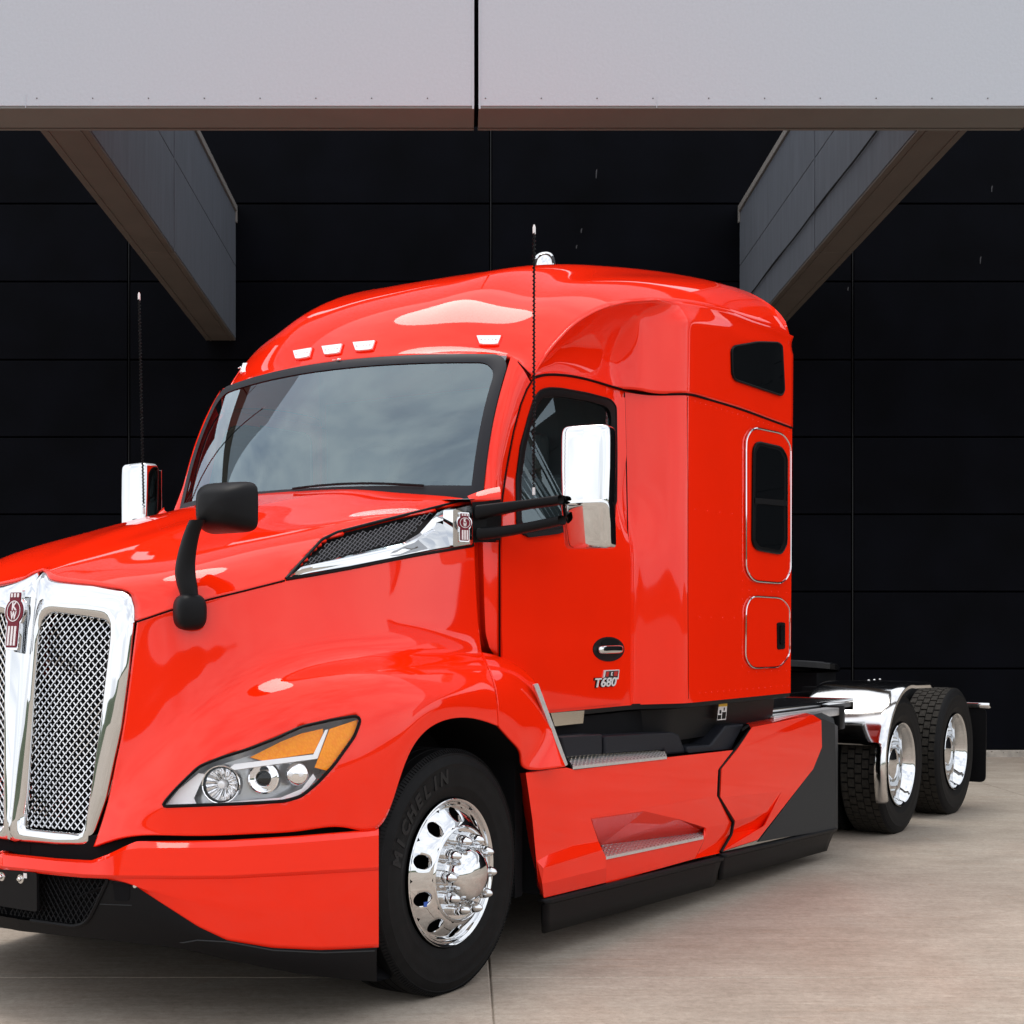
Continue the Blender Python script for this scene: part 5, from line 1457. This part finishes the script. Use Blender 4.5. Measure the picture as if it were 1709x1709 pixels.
def wheel(x, y_out, front, sg, dual_inner=True):
    w = bpy.data.objects.new("wheel", None); COL.objects.link(w); w.parent = truck; w.location = (x, y_out * sg, .49)
    if sg < 0: w.rotation_euler = (0, 0, math.pi)
    r = .5
    def flat(mb):
        mb.v = [(a, b, max(c, -.4885)) if abs(a) < .14 else (a, b, c) for a, b, c in mb.v]
        return mb
    mb = MB(); tyre_mesh(mb, r, .285, 144 if front else 96, front); flat(mb).build("tyre", RUBBER, w, sharp=28)
    if front:
        # fine ribbed shoulder
        mb = MB()
        for k in range(200):
            a = 2 * math.pi * k / 200; c, s_ = math.cos(a), math.sin(a); t = Vector((-s_, 0, c)) * .0042
            A_, B_ = Vector((.484 * c, -.004, .484 * s_)), Vector((.4985 * c, -.0205, .4985 * s_)); o = Vector((c * .002, .0022, s_ * .002))
            mb.add([A_ - t, A_ + t, B_ + t, B_ - t, A_ - t + o, A_ + t + o, B_ + t + o, B_ - t + o], [(4, 5, 6, 7), (0, 4, 7, 3), (1, 2, 6, 5), (0, 1, 5, 4)])
        tag(flat(mb).build("shoulder_ribs", RUBBER, w, smooth=False, weld=False), kind="stuff")
        if sg > 0:
            for txt, am, span in (("MICHELIN", math.radians(133), math.radians(74)),):
                mb = MB(); hgt = .058 if txt[0] == 'M' else .026
                for i, ch in enumerate(txt):
                    if ch == ' ': continue
                    a = am + span * (.5 - (i + .5) / len(txt)); rr = .392
                    if txt[0] == 'X': a = am - span * (.5 - (i + .5) / len(txt)); 
                    rad = Vector((-math.cos(a), 0, math.sin(a))); upv = rad if txt[0] == 'M' else -rad
                    # viewed from +y the x axis points left, so mirror the angle
                    right = Vector((-upv.z, 0, upv.x)); 
                    M4 = frame(Vector((rad.x * rr, .0105, rad.z * rr)), right, upv)
                    if M4.to_3x3().col[2].y < 0: M4 = frame(Vector((rad.x * rr, .0105, rad.z * rr)), -right, upv)
                    text_into(mb, ch, hgt * 1.25, M4, .0022, bold=.0036, sx=1.02, shear=.15)
                tag(mb.build("tyre_lettering", LETTER, w, smooth=False, fix=False), kind="stuff")
        mb = MB(); front_rim(mb); mb.build("rim", CHROME, w, sharp=45)
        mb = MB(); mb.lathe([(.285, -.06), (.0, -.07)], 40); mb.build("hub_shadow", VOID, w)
        hub = MB(); hub.lathe([(.116, .0455), (.113, .05), (.110, .066), (.106, .092), (.097, .110), (.080, .126), (.050, .138), (0, .142)], 56); hub.build("hub_cap", CHROME, w, sharp=50)
        for k in range(10):
            a = 2 * math.pi * (k + .08) / 10; M4 = Matrix.Translation((.1425 * math.cos(a), .0455, .1425 * math.sin(a)))
            mb = MB()
            mb.lathe([(.0275, 0.0000), (.0275, 0.0118), (.0258, 0.0143), (.0258, 0.0252), (.0245, 0.0286)], 20, axis=M4)
            mb.lathe([(.0262, 0.0252), (.0255, 0.0277), (.0255, 0.0386), (.0225, 0.0420)], 6, axis=M4)
            mb.lathe([(.0222, 0.0386), (.0216, 0.0454), (.0196, 0.0538), (.0162, 0.0630), (.0118, 0.0706), (.0062, 0.0764), (0, 0.0790)], 18, axis=M4)
            mb.build("lug_nut", CHROME, w, sharp=30)
        if sg > 0:
            a = math.radians(198); rr = .238; M4 = frame(Vector((-math.cos(math.radians(18)) * -.222, .024, -.09)), (-1, .25, 0), (0, .0, 1))
            mb = MB(); mb.add([M4 @ Vector(p) for p in ((-.012, -.014, 0), (.012, -.014, 0), (.012, .006, 0), (-.012, .006, 0))], [(0, 1, 2, 3)]); mb.build("rim_sticker", BLUE, w, smooth=False)
        mb = MB(); mb.lathe([(.19, -.20), (.19, -.09), (0, -.085)], 32); mb.build("brake_drum", VOID, w)
    else:
        # block tread, five rows
        mb = MB(); nb = 46; W = .285; rowsn = 5; bw = (W - .03) / rowsn
        for q in range(rowsn):
            for k in range(nb):
                a = 2 * math.pi * (k + (.5 if q % 2 else 0)) / nb; da = 2 * math.pi / nb * .43; y1 = -.015 - q * bw - .003; y0 = y1 - bw + .006
                r0, r1 = r - .016, r + (.0 if 0 < q < 4 else -.003)
                vsx = []
                for rr, sh in ((r0, 1.0), (r1, .92)):
                    for (yy, aa) in ((y0, a - da * sh), (y1, a - da * sh), (y1, a + da * sh), (y0, a + da * sh)): vsx.append((rr * math.cos(aa), yy, rr * math.sin(aa)))
                mb.add(vsx, [(4, 5, 6, 7), (0, 1, 5, 4), (1, 2, 6, 5), (2, 3, 7, 6), (3, 0, 4, 7)])
        tag(flat(mb).build("tread_blocks", TREAD, w, smooth=False, weld=False), kind="stuff")
        mb = MB()
        mb.lathe([(.288, -.03), (.290, -.012), (.297, -.002), (.300, .003), (.296, .006), (.289, .003), (.283, -.01), (.276, -.03), (.262, -.045), (.255, -.10), (.250, -.155), (.235, -.172), (.14, -.172), (.0, -.172)], 96)
        rim_ = mb.build("rim", CHROME, w, sharp=45)
        for k in range(10):
            a = 2 * math.pi * (k + .3) / 10; M4 = Matrix.Translation((.1425 * math.cos(a), -.172, .1425 * math.sin(a)))
            mb = MB(); mb.lathe([(.024, 0), (.022, .03), (.018, .034), (.016, .06), (.010, .078), (0, .084)], 14, axis=M4); mb.build("lug_nut", CHROME, w, sharp=35)
            a = 2 * math.pi * (k + .8) / 10; mb = MB(); mb.lathe([(.027, .0015), (.0, .0025)], 18, axis=Matrix.Translation((.212 * math.cos(a), -.172, .212 * math.sin(a)))); mb.build("hand_hole", VOID, w)
        mb = MB(); mb.lathe([(.118, -.17), (.116, -.07), (.108, -.055), (.06, -.045), (0, -.042)], 48); mb.build("hub_cap", CHROME, w, sharp=50)
    return w
AX1, AX2 = -5.626, -6.946
for sg in (1, -1):
    wheel(0, 1.16, True, sg)
    for ax in (AX1, AX2): wheel(ax, 1.16, False, sg)
    for ax in (AX1, AX2):   # inner duals
        w = bpy.data.objects.new("inner_wheel", None); COL.objects.link(w); w.parent = truck; w.location = (ax, sg * .825, .49)
        mb = MB(); P = tyre_mesh(mb, .5, .285, 64, False)
        for q in range(5):
            for k in range(46):
                a = 2 * math.pi * (k + (.5 if q % 2 else 0)) / 46; da = 2 * math.pi / 46 * .42; y1 = -.018 - q * .051; y0 = y1 - .045
                vsx = [(rr * math.cos(aa), yy, rr * math.sin(aa)) for rr in (.484, .5) for (yy, aa) in ((y0, a - da), (y1, a - da), (y1, a + da), (y0, a + da))]
                mb.add(vsx, [(4, 5, 6, 7), (0, 1, 5, 4), (1, 2, 6, 5), (2, 3, 7, 6), (3, 0, 4, 7)])
        if sg < 0: mb.v = [(x, y + .285, z) for x, y, z in mb.v]
        mb.v = [(a, b, max(c, -.4885)) for a, b, c in mb.v]
        mb.build("tyre", RUBBER, w, smooth=False, weld=False)

# --- side skirts, steps and chassis (both sides)
def SP(px, py, y=1.2): return S(px, py, y=y)
def skirt_plate(name, pts, mat, parent, y=1.2, depth=.03, r=0, sg=1, bev=0):
    P = rounded(pts, r, 3) if r else pts
    mb = MB(); slab(mb, [SP(px, py, y) for px, py in P], (0, -depth, 0))
    if sg < 0: mb.v = [(x, -y_, z) for x, y_, z in mb.v]
    o = mb.build(name, mat, parent, smooth=False)
    if bev:
        b = o.modifiers.new("edge", 'BEVEL'); b.width = bev; b.segments = 2; b.limit_method = 'ANGLE'; b.angle_limit = math.radians(50)
    return o
def facet(name, polys, mat, parent, sg=1, smooth=False):
    """panel made of faces given as lists of (px, py, y)"""
    mb = MB()
    for pl in polys:
        mb.add([S(px, py, y=y) for px, py, y in pl], [tuple(range(len(pl)))])
    if sg < 0: mb.v = [(x, -y_, z) for x, y_, z in mb.v]
    return mb.build(name, mat, parent, smooth=smooth)
for sg in (1, -1):
    # kick panel behind the front wheel
    K = [(878,1290,1.19),(943,1281,1.20),(955,1284,1.20),(983,1363,1.20),(997,1406,1.20),(1009.5,1430,1.20),(1009.5,1472,1.195),(908,1497,1.195),(897,1480,1.185),(889,1367,1.18)]
    kick = facet("kick_panel", [
        [(878,1290,1.2),(943,1281,1.2),(955,1284,1.2),(983,1363,1.2),(997,1405,1.2),(955,1412,1.2),(913,1427,1.2),(897,1437,1.2),(889,1367,1.2)],
        [(913,1427,1.2),(955,1412,1.2),(906,1449,1.222)], [(955,1412,1.2),(997,1405,1.2),(1003,1419,1.222),(906,1449,1.222)], [(897,1437,1.2),(913,1427,1.2),(906,1449,1.222)],
        [(906,1449,1.222),(1003,1419,1.222),(1009.5,1431,1.222),(1009.5,1448,1.222),(905,1474,1.222)], [(897,1437,1.2),(906,1449,1.222),(905,1474,1.222),(900,1470,1.2)],
        [(905,1474,1.222),(1009.5,1448,1.222),(1009.5,1472,1.2),(908,1497,1.2)], [(900,1470,1.2),(905,1474,1.222),(908,1497,1.2)],
        [(997,1405,1.2),(1009.5,1432,1.2),(1009.5,1431,1.222),(1003,1419,1.222)],
        [(878,1290,1.2),(889,1367,1.2),(897,1437,1.2),(900,1470,1.2),(908,1497,1.2),(897,1484,1.1),(880,1367,1.1),(867,1290,1.1)],
        ], RED, truck, sg)
    so = kick.modifiers.new("thickness", 'SOLIDIFY'); so.thickness = .012; so.offset = 0
    # centre panel with the lower step pocket
    y0 = 1.195
    mid = facet("centre_panel", [
        [(955,1285,y0),(1046,1274,y0),(1112,1264,y0),(1222,1252,y0),(1208,1270,y0),(1197,1285,y0),(1195,1328,y0),(983,1363,y0)],
        [(983,1363,y0),(1195,1328,y0),(1221,1374,y0-.012),(1177,1381,y0-.012),(1130,1366,y0-.0065),(1074,1353,y0-.001),(985,1366,y0-.001)],
        [(985,1366,y0-.001),(1074,1353,y0-.001),(1001,1410,y0-.125)], [(1074,1353,y0-.001),(1130,1366,y0-.0065),(1001,1410,y0-.125)], [(1130,1366,y0-.0065),(1177,1381,y0-.012),(1177,1389,y0-.06),(1001,1410,y0-.125)],
        [(1010,1432,y0),(1176,1396,y0),(1158,1433,y0-.01),(1010,1474,y0-.01)],
        [(1177,1381,y0-.012),(1221,1374,y0-.012),(1218,1391,y0-.02),(1164,1425,y0-.03)], [(1177,1381,y0-.012),(1164,1425,y0-.03),(1158,1433,y0-.01),(1176,1396,y0)],
        [(1164,1425,y0-.03),(1218,1391,y0-.02),(1201,1424,y0-.012),(1158,1433,y0-.01)],
        ], RED, truck, sg)
    so = mid.modifiers.new("thickness", 'SOLIDIFY'); so.thickness = .010; so.offset = 0
    # lower and upper chrome step treads
    def tread(name, quad, parent, ys_, lift=0.0):
        (a, b, c, d) = [S(px, py, y=yy) for (px, py), yy in zip(quad, ys_)]
        mb = MB(); slab(mb, [a, b, c, d], (0, 0, -.014))
        o = mb
        if sg < 0: o.v = [(x, -y_, z) for x, y_, z in o.v]
        st = o.build(name, SATIN, parent, smooth=False)
        # raised grip studs
        g2 = MB(); nu, nv = 26, 5
        for i in range(nu):
            for j in range(nv):
                u, v = (i + .5 + (.25 if j % 2 else -.25)) / nu, (j + .5) / nv
                p = (a * (1 - u) + b * u) * (1 - v) + (d * (1 - u) + c * u) * v
                g2.box(p + np.array([-.006, -.003, -.001]), p + np.array([.006, .003, .004]))
        if sg < 0: g2.v = [(x, -y_, z) for x, y_, z in g2.v]
        tag(g2.build("tread_studs", ALU, st, smooth=False, weld=False), kind="stuff")
        return st
    tread("lower_step", [(1003,1410),(1174,1389),(1174,1396),(1010,1430)], truck, (1.072, 1.135, 1.205, 1.207))
    tread("upper_step", [(944,1262),(1108,1252),(1113,1262),(956,1279)], truck, (1.09, 1.11, 1.205, 1.207))
    # rear panel and charcoal tail
    yr = 1.2
    rear = facet("rear_panel", [
        [(1253.8,1214,yr),(1356,1194,yr),(1369.5,1202,yr),(1370.5,1247,yr),(1356,1283,yr),(1303,1321,yr),(1201,1330,yr),(1203,1283,yr),(1229,1251,yr)],
        [(1201,1330,yr),(1303,1321,yr),(1288,1352,yr-.012),(1225.7,1370,yr-.014)],
        [(1225.7,1370,yr-.014),(1288,1352,yr-.012),(1271,1381,yr-.045),(1222,1391,yr-.042)],
        [(1303,1321,yr),(1271,1381,yr-.045),(1288,1352,yr-.012)],
        [(1303,1321,yr),(1356,1283,yr),(1264,1402,yr),(1275,1378,yr)], [(1303,1321,yr),(1275,1378,yr),(1271,1381,yr-.045)],
        [(1222,1391,yr-.042),(1271,1381,yr-.045),(1275,1378,yr),(1264,1402,yr),(1205,1421,yr-.012)],
        [(1253.8,1214,yr),(1356,1194,yr),(1338,1190,yr-.12),(1245,1208,yr-.12)],
        ], RED, truck, sg)
    so = rear.modifiers.new("thickness", 'SOLIDIFY'); so.thickness = .010; so.offset = 0
    tail = facet("tail_fairing", [
        [(1369.5,1202,yr),(1392,1209,yr),(1394.5,1300,yr),(1393,1383,yr),(1264,1405,yr-.006),(1356,1283,yr),(1370.5,1247,yr)],
        [(1392,1209,yr),(1397,1212,yr-.09),(1397,1384,yr-.09),(1393,1383,yr),(1394.5,1300,yr)],
        [(1369.5,1202,yr),(1356,1194,yr),(1372,1190,yr-.10),(1390,1199,yr-.10),(1392,1209,yr)],
        ], GREYP, truck, sg)
    so = tail.modifiers.new("thickness", 'SOLIDIFY'); so.thickness = .010; so.offset = 0
    # dark slot between the two panels
    mb = MB(); mb.tube([S(px, py, y=1.196) for px, py in [(1237,1219),(1248,1211),(1252,1216),(1226,1251),(1200,1283),(1198,1329),(1223.5,1372),(1220,1393),(1203,1422)]], .009, 6)
    if sg < 0: mb.v = [(x, -y_, z) for x, y_, z in mb.v]
    mb.build("panel_slot", GASKET, truck)
    # rubber valances along the bottom
    def rub(name, a, b, c, d, lip):
        A_, B_, C_, D_ = [S(px, py, y=yy) for (px, py), yy in zip((a, b, c, d), (1.205, 1.205, 1.17, 1.17))]
        rows_ = []
        for t, o in ((0, -.03), (0, .0), (.05, .012), (.14, .014), (.2, .0), (.6, -.002), (1, 0)):
            rows_.append([A_ * (1 - s_) * (1 - t) + B_ * s_ * (1 - t) + (D_ * (1 - s_) + C_ * s_) * t + np.array([0, o, 0]) for s_ in np.linspace(0, 1, 30)])
        mb = MB(); mb.grid(rows_)
        if sg < 0: mb.v = [(x, -y_, z) for x, y_, z in mb.v]
        o_ = mb.build(name, BLACKP, truck, sharp=35); q = o_.modifiers.new("thickness", 'SOLIDIFY'); q.thickness = .012; q.offset = -1
    rub("rubber_skirt", (906,1501), (1206,1428), (1192,1479), (908,1558), 0)
    rub("rubber_skirt", (1204,1425), (1395,1381), (1380,1420), (1201,1469), 0)
    # chrome-grey strip on the fender's trailing edge
    mb = MB(); slab(mb, [S(px, py, y=1.212) for px, py in rounded([(891,1143),(898,1140),(948,1276),(943,1279)], 1.5, 2)], (0, -.01, 0))
    if sg < 0: mb.v = [(x, -y_, z) for x, y_, z in mb.v]
    mb.build("fender_edge_trim", SATIN, truck, smooth=False)
    # dark band under cab and sleeper, recess behind
    sl = []
    for x in np.linspace(-.75, REAR_X, 60): sl.append((x, cab_y(x, 1.1)))
    mb = MB(); mb.grid([[(x, y - .004, 1.09) for x, y in sl], [(x, y - .006, 1.062) for x, y in sl], [(x, y - .05, 1.058) for x, y in sl], [(x, y - .09, 1.05) for x, y in sl]])
    mb.grid([[(x, y - .10, 1.06) for x, y in sl], [(x, y - .12, .88) for x, y in sl], [(x, y - .2, .87) for x, y in sl]])
    if sg < 0: mb.v = [(x, -y_, z) for x, y_, z in mb.v]
    mb.build("sill_band", BLACKP, truck)
    # moulded step covers between cab and skirts
    def mold(name, front, dep, mat=STEPP, yk=1.14):
        mb = MB(); slab(mb, [S(px, py, y=yk) for px, py in front], (0, -dep, 0))
        if sg < 0: mb.v = [(x, -y_, z) for x, y_, z in mb.v]
        o_ = mb.build(name, mat, truck, smooth=False); q = o_.modifiers.new("edge", 'BEVEL'); q.width = .012; q.segments = 3; q.limit_method = 'ANGLE'
    mold("step_cover", [(936,1230),(1006,1225),(1006,1258),(944,1264)], .3)
    mold("step_cover", [(1010,1229),(1124,1222),(1134,1226),(1146,1257),(1112,1260),(1108,1251),(1010,1258)], .3)
    mold("step_cover", [(1148,1246),(1186,1243),(1212,1211),(1243,1208),(1222,1250),(1148,1257)], .3, STEPP, 1.16)
    mb = MB(); slab(mb, [S(px, py, y=1.05) for px, py in [(919,1190),(975.5,1185.5),(973,1207),(926,1212)]], (0, -.01, 0))
    if sg < 0: mb.v = [(x, -y_, z) for x, y_, z in mb.v]
    mb.build("mirror_plate", CREAM, truck, smooth=False)
    if sg > 0:
        def lab(pts, mat, y, nm):
            mb = MB(); slab(mb, [S(px, py, y=y) for px, py in pts], (0, -.002, 0)); return mb.build(nm, mat, truck if nm == "warning_label" else lbl, smooth=False)
        lbl = lab([(1200,1174.5),(1214,1173.5),(1211.5,1201),(1197,1202)], WHITEP, 1.135, "warning_label")
        lab([(1200,1174.5),(1214,1173.5),(1213.6,1178.6),(1199.6,1179.5)], YELLOW, 1.137, "label_header")
        for pts in ([(1201.5,1185),(1204,1184.8),(1204,1191),(1201,1191)],[(1208.5,1181),(1210,1181),(1209.5,1186),(1208,1186)],[(1206,1188.5),(1212,1188),(1211,1199.5),(1205,1200)],[(1198.5,1193.5),(1204,1193),(1203.5,1200),(1198,1200.6)]): lab(pts, GASKET, 1.137, "label_pictogram")

# black blocks added to stop light under the truck; wheel wells, frame rails
mb = MB(); mb.box((.6, -.75, .35), (-.6, .75, 1.25)); mb.box((-.62, -1.02, .30), (-3.4, 1.02, 1.05)); mb.box((-3.4, -1.1, .25), (-4.15, 1.1, .80)); mb.box((1.1, -.6, .38), (.5, .6, .65)); mb.box((-.54, -1.12, .3), (-.60, 1.12, 1.25))
mb.build("chassis_light_block", VOID, truck, smooth=False)
for sg in (1, -1):
    mb = MB(); mb.grid([[(.70 * math.cos(a), y * sg, .49 + .645 * math.sin(a)) for y in (min(1.17, float(np.interp(.70 * math.cos(a) + .06, FENP[::-1, 0], FENP[::-1, 1])) - .045), .7)] for a in np.linspace(-.25, math.pi + .3, 30)]); mb.build("wheel_liner", VOID, truck)
    mb = MB(); mb.box((-3.0, sg * .40, .72), (-7.75, sg * .48, .99)); mb.build("frame_rail", GLOSSB, truck, smooth=False)
for ax in (AX1, AX2):
    mb = MB(); mb.lathe([(.09, -.85), (.11, -.3), (.2, -.15), (.22, 0), (.2, .15), (.11, .3), (.09, .85)], 24, axis=Matrix.Translation((ax, 0, .49))); mb.build("drive_axle", VOID, truck)
mb = MB(); mb.box((-7.70, -.5, .70), (-7.78, .5, .98)); mb.box((-4.6, -.4, .75), (-4.7, .4, .97)); mb.build("cross_member", GLOSSB, truck, smooth=False)
# fifth wheel: tilted plate with rounded front and rear throat
mb = MB(); out_ = []
for a in np.linspace(-150, 150, 34): out_.append((.46 * math.cos(math.radians(a)) , .50 * math.sin(math.radians(a))))
out_ += [(-.52, .30), (-.62, .22), (-.22, .05), (-.22, -.05), (-.62, -.22), (-.52, -.30)]
R5 = Matrix.Translation((-6.10, 0, 1.19)) @ Matrix.Rotation(math.radians(-5), 4, 'Y')
slab(mb, [R5 @ Vector((x, y, 0)) for x, y in out_], R5.to_3x3() @ Vector((0, 0, -.05))); fw_ = mb.build("fifth_wheel", GLOSSB, truck, smooth=False)
q = fw_.modifiers.new("edge", 'BEVEL'); q.width = .012; q.segments = 3; q.limit_method = 'ANGLE'
mb = MB(); mb.box((-5.9, -.42, .98), (-6.3, .42, 1.12)); mb.box((-5.75, -.48, .97), (-6.5, -.36, 1.02)); mb.box((-5.75, .36, .97), (-6.5, .48, 1.02)); mb.build("fifth_wheel_mount", VOID, truck, smooth=False)
# gear behind the sleeper: dark box, chrome-edged deck plate, side rail, tank
mb = MB(); mb.box((-3.55, -.40, 1.02), (-4.1, .40, 1.25), bev=.02); mb.build("air_line_box", VOID, truck)
mb = MB(); mb.box((-3.5, .50, .925), (-5.05, 1.0, .975)); dp = mb.build("deck_plate", GLOSSB, truck, smooth=False)
mb = MB(); mb.box((-3.5, .995, .955), (-5.06, 1.012, .98), bev=.004); mb.box((-5.045, .50, .90), (-5.06, 1.012, .98), bev=.004); mb.build("deck_edge", CHROME, dp)
mb = MB(); mb.box((-3.42, 1.10, .895), (-4.50, 1.115, .945), bev=.005); mb.box((-3.42, 1.02, .93), (-4.50, 1.115, .945), bev=.004); sr = mb.build("side_rail", SATIN, truck)
mb = MB(); mb.box((-4.50, 1.0, .80), (-4.60, 1.12, .955), bev=.012); mb.box((-4.46, 1.02, .70), (-4.56, 1.08, .82), bev=.006); mb.build("rail_bracket", BLACKP, truck)
# quarter fenders over the first drive wheels
for sg in (1, -1):
    prof_ = [(math.radians(a), .575) for a in np.linspace(16, 98, 34)]
    rows_ = []
    ys_q = [.60, .60, .64, .8, 1.0, 1.16, 1.215, 1.232, 1.232]
    dz = [-.028, -.004, .004, .006, .006, .004, -.002, -.014, -.04]
    for a, r in prof_:
        rows_.append([(AX1 + (r + o) * math.cos(a), y * sg, .50 + (r + o) * math.sin(a)) for y, o in zip(ys_q, dz)])
    a, r = prof_[-1]
    for k in range(1, 6): rows_.append([(AX1 + (r + o) * math.cos(a) - .085 * k, y * sg, .50 + (r + o) * math.sin(a) - .002 * k) for y, o in zip(ys_q, dz)])
    strip = [[(AX1 + (.575 + o) * math.cos(a), y * sg, .50 + (.575 + o) * math.sin(a)) for y, o in zip(ys_q[5:], dz[5:])] for a in np.radians(np.linspace(-24, 16, 18))]
    mb = MB(); mb.grid(rows_); mb.grid(strip); qf = mb.build("quarter_fender", FENDM, truck, sharp=50)
    q = qf.modifiers.new("thickness", 'SOLIDIFY'); q.thickness = .003
    mb = MB()
    for k in range(3): mb.sphere((AX1 - .05 - .12 * k, .9 * sg, 1.083), (.01, .01, .006), 0, 8, 5)
    tag(mb.build("fender_bolts", CHROME, qf), kind="stuff")
    # mud flap with its bright hanger
    mb = MB(); slab(mb, [(-7.60, sg * y, z) for y, z in rounded([(.62, .80), (1.215, .80), (1.215, .19), (.62, .19)], .05, 4)], (-.012, 0, 0)); mb.build("mud_flap", BLACKP, truck, smooth=False)
    mb = MB(); mb.box((-7.58, sg * .5, .80), (-7.64, sg * 1.245, .845), bev=.006); mb.build("flap_hanger", CHROME, truck)
